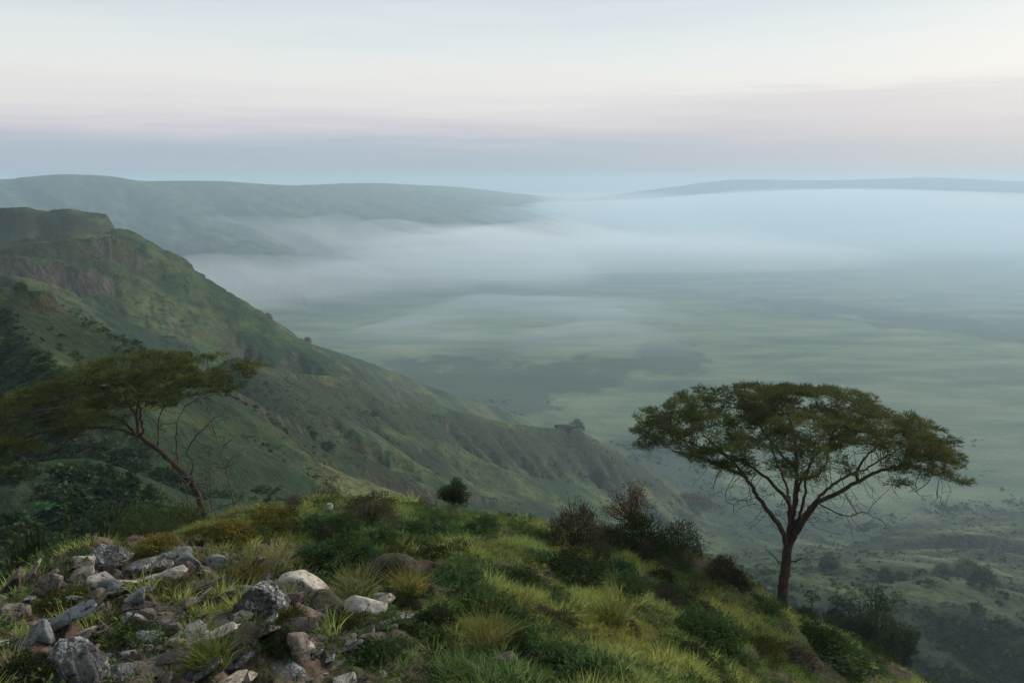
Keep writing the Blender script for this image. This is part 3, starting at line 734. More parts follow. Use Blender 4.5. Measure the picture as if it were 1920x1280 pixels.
# ---- scatter with geometry nodes (ground cover nobody could count)
def scatter(name, P, rot, scale, idx, tint, sources):
    src = bpy.data.collections.new(name+'_source')
    for i, o in enumerate(sources):
        o.name = f'{name}_{chr(97+i)}'; src.objects.link(o)
    n = len(P); me = bpy.data.meshes.new(name); me.vertices.add(n); me.vertices.foreach_set('co', np.ascontiguousarray(P, np.float32).ravel())
    for an, av, ty, key in (('rot', rot, 'FLOAT_VECTOR', 'vector'), ('iscale', scale, 'FLOAT_VECTOR', 'vector'), ('pick', idx, 'INT', 'value')):
        a = me.attributes.new(an, ty, 'POINT'); a.data.foreach_set(key, np.ascontiguousarray(av, np.int32 if ty == 'INT' else np.float32).ravel())
    a = me.attributes.new('itint', 'FLOAT_COLOR', 'POINT'); a.data.foreach_set('color', np.hstack([tint, np.ones((n, 1))]).astype(np.float32).ravel())
    o = bpy.data.objects.new(name, me); COL.objects.link(o)
    ng = bpy.data.node_groups.new(name+'_nodes', 'GeometryNodeTree')
    ng.interface.new_socket('Geometry', in_out='INPUT', socket_type='NodeSocketGeometry'); ng.interface.new_socket('Geometry', in_out='OUTPUT', socket_type='NodeSocketGeometry')
    N = ng.nodes; L = ng.links; gi = N.new('NodeGroupInput'); go = N.new('NodeGroupOutput')
    iop = N.new('GeometryNodeInstanceOnPoints'); ci = N.new('GeometryNodeCollectionInfo'); ci.inputs['Collection'].default_value = src
    ci.inputs['Separate Children'].default_value = True; ci.inputs['Reset Children'].default_value = True
    def na(nm, ty):
        q = N.new('GeometryNodeInputNamedAttribute'); q.data_type = ty; q.inputs['Name'].default_value = nm
        return [s for s in q.outputs if s.enabled and s.name == 'Attribute'][0]
    L.new(gi.outputs[0], iop.inputs['Points']); L.new(ci.outputs[0], iop.inputs['Instance']); iop.inputs['Pick Instance'].default_value = True
    L.new(na('pick', 'INT'), iop.inputs['Instance Index'])
    e2r = N.new('FunctionNodeEulerToRotation'); L.new(na('rot', 'FLOAT_VECTOR'), e2r.inputs[0]); L.new(e2r.outputs[0], iop.inputs['Rotation'])
    L.new(na('iscale', 'FLOAT_VECTOR'), iop.inputs['Scale']); L.new(iop.outputs[0], go.inputs[0])
    md = o.modifiers.new('scatter', 'NODES'); md.node_group = ng
    tag(o, kind='stuff'); return o
# ------------------------------------------------------------------ the two big umbrella acacias
M_AC1 = leaf_mat('acacia_leaves_green', (0.032,0.044,0.017), (0.105,0.120,0.042), third=(0.14,0.115,0.050), trans=0.3)
M_AC2 = leaf_mat('acacia_leaves_olive', (0.024,0.034,0.013), (0.085,0.105,0.034), third=(0.16,0.145,0.045), trans=0.3)
right_limbs = [
 ([(1466,1164,0),(1468,1120,0),(1470,1080,0),(1474,1050,0),(1478,1022,0)], 0.34, 0.25),
 ([(1476,1028,0),(1464,988,-.4),(1440,958,-.8),(1418,925,-1.2),(1402,898,-1.5),(1375,882,-1.8),(1340,868,-2.1),(1300,852,-2.4),(1262,845,-2.6)], 0.17, 0.04),
 ([(1398,893,-1.5),(1370,862,-1.2),(1345,846,-.8),(1310,836,-.4),(1275,822,0)], 0.09, 0.03),
 ([(1480,1020,0),(1482,960,.4),(1476,935,.6),(1450,908,1.0),(1420,882,1.4),(1390,864,1.8),(1355,848,2.2),(1325,820,2.6)], 0.17, 0.03),
 ([(1481,1022,0),(1488,960,0),(1492,905,.2),(1494,870,.3),(1488,820,.3),(1480,785,.2),(1470,750,0)], 0.19, 0.04),
 ([(1493,885,.3),(1466,852,.5),(1440,822,.9),(1418,792,1.2),(1390,764,1.4)], 0.09, 0.03),
 ([(1493,900,.2),(1530,893,-1),(1550,865,-1.6),(1556,832,-2.2),(1570,792,-2.8)], 0.09, 0.03),
 ([(1481,1018,0),(1500,988,-.6),(1530,945,-1.0),(1565,926,-1.2),(1605,904,-1.4),(1650,882,-1.6),(1700,872,-1.6),(1742,882,-1.4),(1772,898,-1.2)], 0.19, 0.03),
 ([(1605,903,-1.4),(1612,872,-.8),(1640,842,-.3),(1680,812,.1),(1722,800,.3)], 0.09, 0.03),
 ([(1486,995,0),(1520,950,1.0),(1570,902,2.0),(1620,880,2.6),(1660,856,3.0),(1700,832,3.2)], 0.14, 0.03),
 ([(1532,943,-1.0),(1562,956,-1.8),(1590,970,-2.3),(1618,958,-2.6),(1636,968,-2.8)], 0.06, 0.02),
 ([(1484,965,.1),(1472,905,1.8),(1452,855,3.4),(1442,815,4.4)], 0.11, 0.03),
 ([(1486,968,0),(1500,905,-1.8),(1520,865,-3.2),(1530,825,-4.2)], 0.11, 0.03),
 ([(1478,1050,0),(1490,1052,-.3),(1504,1046,-.45)], 0.07, 0.05),
 ([(1472,1062,0),(1458,1052,-.2),(1444,1036,-.4),(1434,1028,-.5)], 0.045, 0.02),
 ([(1486,1000,0),(1502,985,-.5),(1514,972,-.7),(1524,985,-.9)], 0.035, 0.015),
 ([(1482,1005,0),(1500,965,-.4),(1508,930,-1),(1515,880,-1.2),(1540,840,-.6),(1600,800,.2),(1640,770,.6)], 0.10, 0.03),
]
acacia('tall umbrella acacia alone on the grassy right slope, flat dark green crown, thick trunk', 33.5, right_limbs,
       ([1200,1240,1300,1380,1480,1580,1680,1740,1792], [798,766,748,735,730,736,770,803,873], [850,835,820,808,800,808,830,865,920], 4.6, 1.0),
       (1270,1750,830,985,1700), M_AC1, 21, 0.34, plates=165, per=24, leafn=56, leaf_len=0.19, minr=0.011, sprayr=0.26)
left_limbs = [
 ([(393,1070,0),(390,1015,0),(384,975,0),(372,930,0),(354,896,0)], 0.21, 0.17),
 ([(354,896,0),(325,868,-.2),(290,838,-.4),(255,815,-.6),(215,802,-1.0),(160,800,-1.4),(90,806,-1.6),(20,835,-1.8),(-50,870,-1.8)], 0.15, 0.03),
 ([(262,818,-.6),(256,785,-.2),(262,748,.3),(285,725,.8),(320,712,1.4),(380,702,1.8),(430,696,2.0)], 0.12, 0.03),
 ([(258,790,-.3),(240,755,.2),(205,734,.8),(160,722,1.2),(100,722,1.6)], 0.08, 0.03),
 ([(296,843,-.4),(297,805,0),(302,772,.4),(330,740,.9),(360,722,1.2)], 0.07, 0.02),
 ([(255,815,-.6),(232,790,-1.4),(190,775,-2.4),(130,765,-3.2),(60,772,-3.6),(-20,795,-3.8)], 0.09, 0.03),
 ([(268,815,-.6),(262,770,-1.8),(255,738,-2.8),(230,715,-3.4)], 0.08, 0.03),
 ([(258,780,-.3),(225,740,2.2),(180,722,3.4),(110,730,4.0)], 0.08, 0.03),
 ([(345,890,.2),(332,850,1.0),(331,800,1.6),(345,765,2.2),(380,740,2.6)], 0.07, 0.02),
 ([(160,800,-1.4),(110,840,-2),(50,872,-2.4),(-20,900,-2.6)], 0.05, 0.02),
 ([(356,898,.1),(362,868,.3),(350,845,.5),(370,815,.7),(395,790,.8)], 0.06, 0.02),
]
acacia('leaning acacia behind the crest, olive crown sweeping down to the left edge', 36.0, left_limbs,
       ([-150,-80,0,80,160,240,320,400,468], [815,780,750,712,686,668,662,668,682], [915,905,890,850,795,750,735,725,712], 4.6, 0.9),
       (60,430,720,960,1300), M_AC2, 33, 0.26, plates=135, per=22, leafn=44, minr=0.011, sprayr=0.25, leaf_len=0.20)
# ------------------------------------------------------------------ ground cover
def vis_far(px, py, d0=40.0, d1=3000.0, n=2500):
    d = np.exp(np.linspace(math.log(d0), math.log(d1), n)); a = W(px, py, 1.0)
    x = a[0]*d; z = a[2]*d; h = H_far(x, d); k = np.nonzero(z <= h)[0]
    if len(k) == 0: return None
    i = k[0]; return Vector((float(x[i]), float(d[i]), float(h[i])))
def mpp(p): return (p.y*math.cos(PITCH)-p.z*math.sin(PITCH))/FPX
def leafmesh(name, n, dims, ll, lw, mat, seed, up=0.4, sp=0.7, lumps=0.4, shell=0.5, clump=0.16):
    r = np.random.default_rng(seed); C, D, T = cloud_points(n, dims, lumps, r, shell, clump); C[:, 2] = np.abs(C[:, 2])
    V, F, Tn = leaves(C, unit(D+np.array([0, 0, up])+r.normal(0, sp, (n, 3))), ll*r.uniform(.6, 1.4, n), lw, np.clip(T*.6+r.uniform(0, .4, n), 0, 1), r)
    return mesh_np(name, V, F, mat, False, {'tone': Tn}, link=False)
def tuftmesh(name, n, h, w, mat, seed, spread=0.5, base=0.10, droop=0.3):
    r = np.random.default_rng(seed); a = r.uniform(0, 6.283, n); q = np.sqrt(r.random(n))*base
    B = np.stack([np.cos(a)*q, np.sin(a)*q, np.zeros(n)-0.03], 1); D = unit(np.stack([np.cos(a)*q/base*spread, np.sin(a)*q/base*spread, np.ones(n)], 1)+r.normal(0, 0.18, (n, 3)))
    L = h*r.uniform(.5, 1.2, n); wv = w*r.uniform(.7, 1.3, n)
    s = unit(np.cross(D, unit(r.normal(size=(n, 3))))); o = unit(D*np.array([1, 1, 0])+1e-3)
    M = B+D*L[:, None]*0.55; T = B+D*L[:, None]+o*(L*droop)[:, None]*0.6-np.array([0, 0, 1])*(L*droop*0.25)[:, None]
    V = np.stack([B-s*wv[:, None]*.5, B+s*wv[:, None]*.5, M+s*wv[:, None]*.42, M-s*wv[:, None]*.42, T+s*wv[:, None]*.08, T-s*wv[:, None]*.08], 1).reshape(-1, 3)
    i = np.arange(n)[:, None]*6; F = np.vstack([i+np.array([0, 1, 2, 3]), i+np.array([3, 2, 4, 5])])
    return mesh_np(name, V, F, mat, False, {'tone': np.repeat(r.random(n), 6)}, link=False)
M_BUSH = leaf_mat('far_bush_leaves', (0.020,0.036,0.016), (0.050,0.070,0.028), trans=0.2, instancer=True)
M_GRASS = leaf_mat('grass_blades', (0.095,0.135,0.034), (0.42,0.46,0.145), trans=0.4, instancer=True)
M_HERB = leaf_mat('herb_leaves', (0.036,0.064,0.020), (0.12,0.165,0.058), trans=0.35, instancer=True)

# bushes over the crater slopes
def slope_scatter(N, r0, r1, a0, a1, seed, hmin, hmax, thr, name):
    r = np.random.default_rng(seed); az = np.radians(r.uniform(a0, a1, N)); rr = np.exp(r.uniform(math.log(r0), math.log(r1), N))
    x, y = np.sin(az)*rr, np.cos(az)*rr
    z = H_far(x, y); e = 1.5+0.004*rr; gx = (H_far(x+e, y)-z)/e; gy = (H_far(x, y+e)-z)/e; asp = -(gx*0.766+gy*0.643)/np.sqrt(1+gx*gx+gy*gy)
    m = fbm(x, y, 45, 4, 501)+0.5*fbm(x, y, 12, 2, 505)+r.normal(0, 0.22, N)-2.4*np.clip(asp-0.04, -.3, .35)*(rr > 150)+0.5*thicket(x, y) > thr  # extra bushes darken faces turned from the sun, standing in for shade
    x, y, rr, z = x[m], y[m], rr[m], z[m]; m = (z > FLOOR+4); x, y, z, rr = x[m], y[m], z[m], rr[m]; n = len(x)
    s = r.uniform(hmin, hmax, n)*r.uniform(.6, 1.3, n)
    wt = fbm(x, y, 70, 3, 507)
    t = np.stack([1.0+0.45*np.clip(wt, -.6, 1)+r.normal(0, .12, n), 1.05+0.15*wt+r.normal(0, .10, n), 0.95+r.normal(0, .1, n)], 1).clip(0.3, 2)*(r.choice([0.75, 1.0, 1.35, 1.8], (n, 1)) if name != 'hollow_scrub_shade' else np.array([[0.75, 0.6, 0.6]]))
    sc = np.stack([s*r.uniform(1.0, 1.7, n), s*r.uniform(1.0, 1.7, n), s*r.uniform(.6, 1.0, n)], 1)
    rot = np.stack([np.zeros(n), np.zeros(n), r.uniform(0, 6.28, n)], 1)
    src = [leafmesh('bush', 90, (1, 1, .8), .22, .15, M_BUSH, 900+i) for i in range(4)] + [leafmesh('bush', 60, (1, 1, .5), .26, .18, M_BUSH, 910+i, lumps=.7) for i in range(2)]
    return scatter(name, np.stack([x, y, z-0.08*s], 1), rot, sc, r.integers(0, 6, n), t, src)
slope_scatter(80000, 80, 1700, -36, 36, 1, 0.5, 2.3, -0.05, 'slope_bushes')
slope_scatter(9000, 55, 230, -37, -6, 2, 1.2, 3.2, -0.25, 'dark_thicket')
slope_scatter(9000, 375, 480, 17, 37, 4, 1.0, 3.0, -0.6, 'hollow_scrub_shade')  # brown bushes, packed in and tinted dark to deepen the shade of the hollow
slope_scatter(9000, 420, 1500, 4, 37, 3, 2.0, 5.0, 0.0, 'valley_bushes')

def floor_trees():
    r = np.random.default_rng(9); N = 22000; az = np.radians(r.uniform(-14, 36, N)); rr = np.exp(r.uniform(math.log(1250), math.log(2100), N)); x, y = np.sin(az)*rr, np.cos(az)*rr
    wd, ms = cover(x, y, np.full(N, FLOOR)); g = fbm(x, y, 130, 4, 811)+0.5*fbm(x, y*.5, 600, 3, 812)
    m = ((wd > 0.2) & (g+wd*0.8+r.normal(0, .2, N) > 0.85)) | ((g > 0.80) & (r.random(N) < 0.12)); x, y = x[m], y[m]; z = H_far(x, y); m = z < FLOOR+40; x, y, z = x[m], y[m], z[m]; n = len(x)
    s = 1.8+6*r.random(n)**2; t = np.ones((n, 3))*r.uniform(.8, 2.2, (n, 1))
    src = [leafmesh('crown', 60, (1, 1, .7), .24, .18, M_BUSH, 950+i) for i in range(3)]
    return scatter('valley_trees', np.stack([x, y, z-.3], 1), np.stack([x*0, x*0, r.uniform(0, 6, n)], 1), np.stack([s*1.4, s*1.4, s], 1), r.integers(0, 3, n), t, src)
floor_trees()

# grass and herbs on the hilltop
def hill_scatter():
    r = np.random.default_rng(5); N = 60000
    az = np.radians(r.uniform(-37, 37, N)); rr = np.exp(r.uniform(math.log(9.5), math.log(44), N))
    x, y = np.sin(az)*rr, np.cos(az)*rr
    rk = rockmask(x, y); g1 = fbm(x, y, 3.2, 4, 601); g2 = fbm(x, y, 1.8, 3, 611); g3 = fbm(x, y, 6.0, 3, 621)
    return r, x, y, H_hill(x, y), rk, g1, g2, g3
r, x, y, z, rk, g1, g2, g3 = hill_scatter()
N = len(x); u = r.random(N)
left = 1-sstep(-2.5, 1.5, x-0.1*(y-15))
# tall yellow grass / short green / straw / herbs
kind = np.full(N, -1)
kind[(g1 > -0.05) & (u < 0.70)] = 0
kind[(g1 <= -0.05) & (u < 0.45)] = 1
kind[(g2 > 0.24) & (u < 0.9)] = 3
kind[(g3 < -0.10) & (u < 0.6)] = 2
kind[(rk > 0.12) & (u > 0.05)] = -1
kind[(left > 0.5) & (kind == 0) & (u > 0.25)] = -1
kind[(left > 0.5) & (kind == 3) & (u > 0.5)] = 1
bare = fbm(x, y, 2.4, 3, 640) < -0.25
kind[bare & (u > 0.12)] = -1
m = kind >= 0; x, y, z, kind = x[m], y[m], z[m], kind[m]; n = len(x); g1 = g1[m]; g3 = g3[m]
pick = kind*2+r.integers(0, 2, n)
base_t = np.array([(1.0,1.0,1.0),(0.55,0.72,0.60),(0.74,0.68,0.60),(1.0,1.0,1.0)])[kind]
hv = fbm(x, y, 5.0, 3, 650)
t = base_t*(1+0.55*hv[:, None]*np.array([1.0, .6, .4]))*r.uniform(.75, 1.2, (n, 1))
s = np.array([1.0, 0.75, 0.7, 1.0])[kind]*r.uniform(.6, 1.25, n)
sc = np.stack([s*1.15, s*1.15, s*r.uniform(.7, 1.2, n)], 1)
rot = np.stack([r.normal(0, .12, n), r.normal(0.05, .12, n), r.uniform(0, 6.28, n)], 1)
src = [tuftmesh('tuft', 52, .33, .013, M_GRASS, 1, .42, .16), tuftmesh('tuft', 44, .27, .012, M_GRASS, 2, .7, .18),
       tuftmesh('tuft', 50, .20, .012, M_GRASS, 3, .9, .20), tuftmesh('tuft', 50, .16, .014, M_GRASS, 4, 1.0, .22),
       tuftmesh('tuft', 30, .30, .009, M_GRASS, 5, 1.0, .18), leafmesh('tuft', 60, (.5, .5, .16), .07, .02, M_GRASS, 6),
       leafmesh('tuft', 90, (.55, .55, .26), .075, .035, M_HERB, 7), leafmesh('tuft', 80, (.5, .5, .20), .06, .03, M_HERB, 8)]
scatter('grass', np.stack([x, y, z], 1), rot, sc, pick, t, src)
# ------------------------------------------------------------------ rocks
def rock_mat(name, base, light, lichen, lich_amt, scale=1.0):
    t = NT(name); pos = t.n('ShaderNodeTexCoord').outputs['Object']; geo = t.n('ShaderNodeNewGeometry').outputs['Position']
    n1 = t.noise(1.6*scale, 7, 0.65, geo); n2 = t.noise(7*scale, 6, 0.7, geo); n3 = t.noise(26*scale, 4, 0.6, geo)
    c = t.ramp(t.math('MULTIPLY_ADD', n2, 0.5, t.math('MULTIPLY', n1, 0.5)), [(0.36, base), (0.62, light)])
    v = t.n('ShaderNodeTexVoronoi', {'feature': 'DISTANCE_TO_EDGE'}, Vector=geo, Scale=4.0*scale).outputs[0]
    crack = t.ramp(t.math('ADD', v, t.math('MULTIPLY_ADD', n2, 0.5, -0.22)), [(0.0, 0.25), (0.06, 1.0)])
    c = t.mix(1.0, c, crack, 'MULTIPLY')
    n5 = t.noise(2.3*scale, 5, 0.7, geo)
    lm = t.ramp(t.math('ADD', t.math('MULTIPLY_ADD', n3, 0.45, 0.26), t.math('ADD', t.math('MULTIPLY_ADD', n2, 0.4, -0.2), t.math('MULTIPLY_ADD', n5, 0.7, -0.35))), [(0.58-lich_amt*0.25, 0.0), (0.64-lich_amt*0.25, 1.0)])
    c = t.mix(lm, c, lichen)
    t.pbr(c, 0.92, bump=t.math('ADD', t.math('MULTIPLY', n2, 1.0), t.math('MULTIPLY_ADD', n3, 0.35, t.math('MULTIPLY', v, 0.4))), dist=0.06, strength=0.8, spec=0.15)
    return t.m
MR = {'pale': rock_mat('pale_stone', (0.20,0.165,0.13), (0.52,0.45,0.37), (0.10,0.09,0.08), 0.12),
      'lichen': rock_mat('lichen_stone', (0.040,0.037,0.035), (0.15,0.14,0.13), (0.36,0.35,0.32), 0.26),
      'grey': rock_mat('grey_stone', (0.07,0.07,0.07), (0.25,0.245,0.23), (0.07,0.065,0.06), 0.22),
      'brown': rock_mat('brown_stone', (0.06,0.040,0.032), (0.19,0.145,0.115), (0.05,0.045,0.04), 0.3),
      'pink': rock_mat('pinkish_stone', (0.10,0.065,0.050), (0.26,0.215,0.175), (0.07,0.065,0.055), 0.30),
      'blue': rock_mat('bluish_stone', (0.12,0.13,0.13), (0.25,0.26,0.255), (0.07,0.07,0.07), 0.15),
      'dark': rock_mat('dark_stone', (0.022,0.018,0.015), (0.075,0.06,0.045), (0.05,0.06,0.02), 0.35)}
def ico(sub):
    import bmesh
    bm = bmesh.new(); bmesh.ops.create_icosphere(bm, subdivisions=sub, radius=1.0)
    V = np.array([v.co[:] for v in bm.verts]); F = np.array([[v.index for v in f.verts] for f in bm.faces]); bm.free(); return V, F
ICO = {3: ico(3), 4: ico(4), 5: ico(5)}
def rock_shape(dims, seed, sub=4, cuts=15, box=0.7, rough=0.045, strata=0.0, flat=0.0):
    V, F = ICO[sub]; V = V.copy(); r = np.random.default_rng(seed)
    V = V/np.power((np.abs(V)**(2+4*box)).sum(1), 1/(2+4*box))[:, None]*1.0 if box > 0 else V
    for k in range(cuts):
        nrm = unit(r.normal(size=3)); h = r.uniform(.48, .85); d = V@nrm-h; V = V-np.where(d > 0, d, 0)[:, None]*nrm*0.92
    if flat: V[:, 2] = np.where(V[:, 2] > 1-flat, (1-flat)+(V[:, 2]-(1-flat))*0.1, V[:, 2])
    N = unit(V); f = lambda s, k: fbm(V[:, 0]*s+V[:, 2]*0.6*s+k, V[:, 1]*s-V[:, 2]*0.8*s, 1.0, 4, seed % 97+k)
    V = V+N*(rough*f(1.6, 1)+rough*0.4*f(5.0, 7))[:, None]
    if strata:
        q = V[:, 2]*7+f(1.0, 3)*0.6; V[:, :2] *= (1-strata*(np.abs(q-np.round(q))*2)[:, None])
    return V*np.array(dims)*0.5, F
def rock(px, py, w, h, mat, label, seed, name='rock', tilt=0.0, lean=0.0, yaw=0.0, depth=0.8, sink=0.40, cat='rock', group=None, f=None, **k):
    """px,py: foot of the rock in the photo; w,h: its size there in photo pixels"""
    w *= 1.04; h *= 1.02; p = f(px, py) if f else hit(px, py)
    m = mpp(p); dims = (w*m, max(w, h)*m*depth*0.8, h*m*1.25)
    V, F = rock_shape(dims, seed, sub=5 if w*h > 6000 else (4 if w > 25 else 3), **k)
    o = mesh_np(name, V, F, MR[mat] if isinstance(mat, str) else mat, k.get('box', .7) < .2)
    o.rotation_euler = (lean, tilt, yaw); o.location = (p.x, p.y+dims[1]*0.3, p.z+dims[2]*(0.5-sink)+0.02)
    tag(o, label, cat, group); return o
ROCKS = [
 # px, py, w, h, mat, label, kwargs
 (562,1124,96,56,'pale','large pale rounded boulder catching the light, highest on the rocky ground',dict(box=.15,cuts=4,rough=.05,depth=.8)),
 (607,1158,120,36,'dark','low dark rock under the large pale boulder',dict(tilt=.12,box=.4)),
 (475,1158,112,66,'lichen','white speckled lichen slab leaning up toward the large pale boulder',dict(tilt=-.55,box=.5,cuts=10,rough=.09)),
 (497,1150,56,34,'brown','smooth brown half round stone against the white speckled slab',dict(box=.1,cuts=3,tilt=-.4)),
 (450,1238,62,104,'pink','tall pinkish slab standing on edge below the speckled slab',dict(tilt=.42,box=.5,depth=.5)),
 (578,1188,56,44,'brown','square brown block with a flat lit face under the dark rock',dict(box=.9,cuts=3,tilt=.5,rough=.03)),
 (560,1232,52,66,'pink','rounded pinkish rock under the square brown block',dict(tilt=.15)),
 (684,1150,78,38,'pale','pale brown flat topped boulder right of the large pale boulder',dict(box=.5,cuts=7,tilt=.1)),
 (736,1092,96,58,'dark','big dark dome shaped boulder in the grass with a pale spot',dict(box=.0,cuts=2,rough=.07,tilt=-.05)),
 (88,1118,70,56,'pink','cracked pinkish boulder at the left edge of the rock ridge',dict(tilt=-.15,cuts=12,rough=.1)),
 (152,1068,50,34,'pale','pale block of the upper left rock pile, left of the largest crag',dict(cuts=12,rough=.1)),
 (150,1090,46,34,'pale','lower pale block tucked beneath the upper left rock pile',dict(cuts=10,rough=.08)),
 (208,1062,76,46,'lichen','largest ridge top crag with ledges, beside the yellow bush',dict(cuts=14,strata=.12,rough=.1,tilt=-.1)),
 (178,1112,70,34,'pale','flat pale slab lying above the round grey rock',dict(box=.6,tilt=-.35)),
 (203,1118,50,36,'grey','round grey rock half buried below the pale slab',dict(box=.1,cuts=4)),
 (272,1074,80,34,'lichen','long dark lichen covered slab below the yellow bush',dict(box=.6,tilt=-.15,strata=.08)),
 (328,1052,66,18,'grey','thin grey slab bridging two stones near the crest',dict(box=.7,tilt=-.1,cuts=5)),
 (316,1070,22,28,'pale','small pale upright stone under the thin grey slab',dict(box=.5)),
 (354,1074,42,44,'grey','grey wedge leaning beside the thin grey slab',dict(tilt=-.6,box=.6,cuts=8)),
 (402,1064,42,26,'grey','rounded grey stone with a white chip, right end of the crest rocks',dict(box=.0,cuts=3)),
 (168,1160,34,32,'pale','square pale block at the upper end of the bluish slab',dict(box=.9,cuts=2,rough=.03,tilt=-.25)),
 (118,1178,130,18,'blue','long thin bluish slab running up to the square pale block',dict(box=.7,tilt=-.50,cuts=3,rough=.03,depth=.25,sink=.1)),
 (72,1200,44,38,'blue','broad flat bluish stone at the low end of the long slab',dict(box=.8,cuts=4,tilt=-.3,rough=.03)),
 (36,1222,58,26,'grey','small pale grey stone left of the broad bluish stone',dict(box=.6,cuts=8)),
 (20,1168,74,40,'pink','rusty slab sloping down out of the left edge',dict(box=.6,tilt=-.5)),
 (118,1292,128,96,'lichen','largest black boulder spotted with white lichen, at the bottom left',dict(box=.3,cuts=10,rough=.12)),
 (206,1284,66,48,'grey','pale grey boulder right of the black lichen boulder',dict(box=.4,cuts=8,rough=.08)),
 (237,1236,32,20,'grey','little whitish stone above the pale grey boulder',dict(box=.5)),
 (276,1206,54,20,'grey','flat whitish stone in the moss below the brown strata',dict(box=.6,cuts=6)),
 (326,1196,40,32,'brown','pinkish brown blocky stone left of the tall slab',dict(box=.6,cuts=8)),
 (410,1180,60,16,'grey','thin grey flake lying flat left of the tall slab top',dict(box=.6,tilt=-.2)),
 (384,1214,54,28,'lichen','low lichen stone behind the bright grass clump',dict(cuts=9)),
 (335,1222,46,26,'pink','small pink slab left of the bright grass clump',dict(tilt=.2)),
 (292,1262,46,22,'brown','rusty stone at the bottom between the grass clump and grey boulder',dict(cuts=9)),
 (355,1118,120,15,'brown','long brown strata slab, upper of the bedrock ledges',dict(box=.7,tilt=-.42,depth=.5,strata=.1)),
 (330,1150,130,17,'brown','long brown strata slab, middle of the bedrock ledges',dict(box=.7,tilt=-.38,depth=.5,strata=.1)),
 (400,1142,100,18,'brown','reddish strata slab right beside the speckled slab',dict(box=.7,tilt=-.40,depth=.5,strata=.1)),
 (300,1178,100,16,'pink','lowest pinkish strata slab of the bedrock ledges',dict(box=.7,tilt=-.35,depth=.5)),
 (250,1130,60,24,'grey','grey slab between the round grey rock and the strata',dict(tilt=-.3,box=.5)),
 (240,1168,52,20,'lichen','speckled flat stone below the round grey rock',dict(tilt=-.2,box=.5)),
 (618,956,12,14,'pale','small bright white stone on the crest',dict(box=.5,cuts=6)),
 (1378,1092,30,24,'pale','pale stone among twiggy shrubs on the right slope',dict(box=.4)),
 (1172,1112,36,20,'blue','pale bluish stone at the foot of the dark shrubs',dict(box=.4,tilt=.4)),
 (812,1166,44,14,'brown','low brown stone in the grass right of centre',dict(box=.4)),
 (700,1208,70,14,'brown','brown ledge below the pale flat topped boulder',dict(box=.6,tilt=.25)),
 (690,1236,60,20,'dark','dark slab at the edge of the bare soil, bottom centre',dict(box=.6,tilt=-.3)),
 (950,1246,60,16,'brown','low mossy brown stone on bare soil at the bottom',dict(box=.4)),
 (520,1104,26,20,'grey','small grey cap stone left of the large pale boulder',dict(box=.4,tilt=-.3)),
 (600,1174,36,16,'blue','bluish flake on top of the square brown block',dict(box=.6,tilt=.1)),
]
for i, (px, py, w, h, mt, lab, kw) in enumerate(ROCKS): rock(px, py, w, h, mt, lab, 300+i, **kw)
# loose stones strewn over the rocky ground
r = np.random.default_rng(77); protos = []
for i in range(8):
    V, F = rock_shape((1.0, 0.8, 0.5), 700+i, sub=3, cuts=9, box=.5, rough=.09)
    protos.append((V, F))
cnt = 0
PM = {}
while cnt < 280:
    px = r.uniform(-20, 760); py = r.uniform(1045, 1290)
    p = hit(px, py)
    if p is None or rockmask(np.array([p.x]), np.array([p.y]))[0] < 0.18: continue
    k = int(r.integers(8)); mt = ['grey','pink','brown','pale','lichen','brown'][int(r.integers(6))]
    if (k, mt) not in PM: PM[(k, mt)] = mesh_np('loose_stone', protos[k][0], protos[k][1], MR[mt], False, link=False).data
    o = bpy.data.objects.new('loose_stone', PM[(k, mt)]); COL.objects.link(o); s = 0.10+0.55*r.random()**2.0
    o.scale = (s*r.uniform(.9, 2.4), s, s*r.uniform(.35, 0.9)); o.rotation_euler = (r.normal(0, .25), -0.35+r.normal(0, .3), r.uniform(-.6, .6)); o.location = (p.x, p.y, p.z+s*0.04)
    tag(o, 'small loose stone lying among the rocks on the left of the hilltop', 'stone', 'loose stones on the rocky ground'); cnt += 1
# ------------------------------------------------------------------ shrubs and small trees, one by one
def LM(name, dark, light, third=None, trans=0.3): return leaf_mat(name, dark, light, third=third, trans=trans)
ML = {'green': LM('leaf_green', (0.028,0.052,0.018), (0.085,0.125,0.042)), 'yellow': LM('leaf_yellow', (0.070,0.062,0.016), (0.23,0.19,0.045)),
      'dark': LM('leaf_dark', (0.018,0.028,0.012), (0.052,0.068,0.026)), 'grey': LM('leaf_grey_green', (0.022,0.028,0.018), (0.085,0.095,0.055)),
      'bush': LM('leaf_bush', (0.030,0.045,0.016), (0.095,0.115,0.042)), 'brown': LM('leaf_brown', (0.030,0.026,0.018), (0.10,0.085,0.055)), 'rust': LM('leaf_rust', (0.040,0.020,0.012), (0.15,0.070,0.035)),
      'olive': LM('leaf_olive', (0.030,0.034,0.010), (0.10,0.095,0.025)), 'teal': LM('leaf_bluish', (0.026,0.058,0.030), (0.07,0.13,0.062))}
_v = [0]
def ground(x, y):
    X, Y = np.array([float(x)]), np.array([float(y)])
    return max(float(H_far(X, Y)[0]) if y > 34 or abs(x) > 34 else -1e9, float(H_hill(X, Y)[0]) if y < 66 else -1e9)
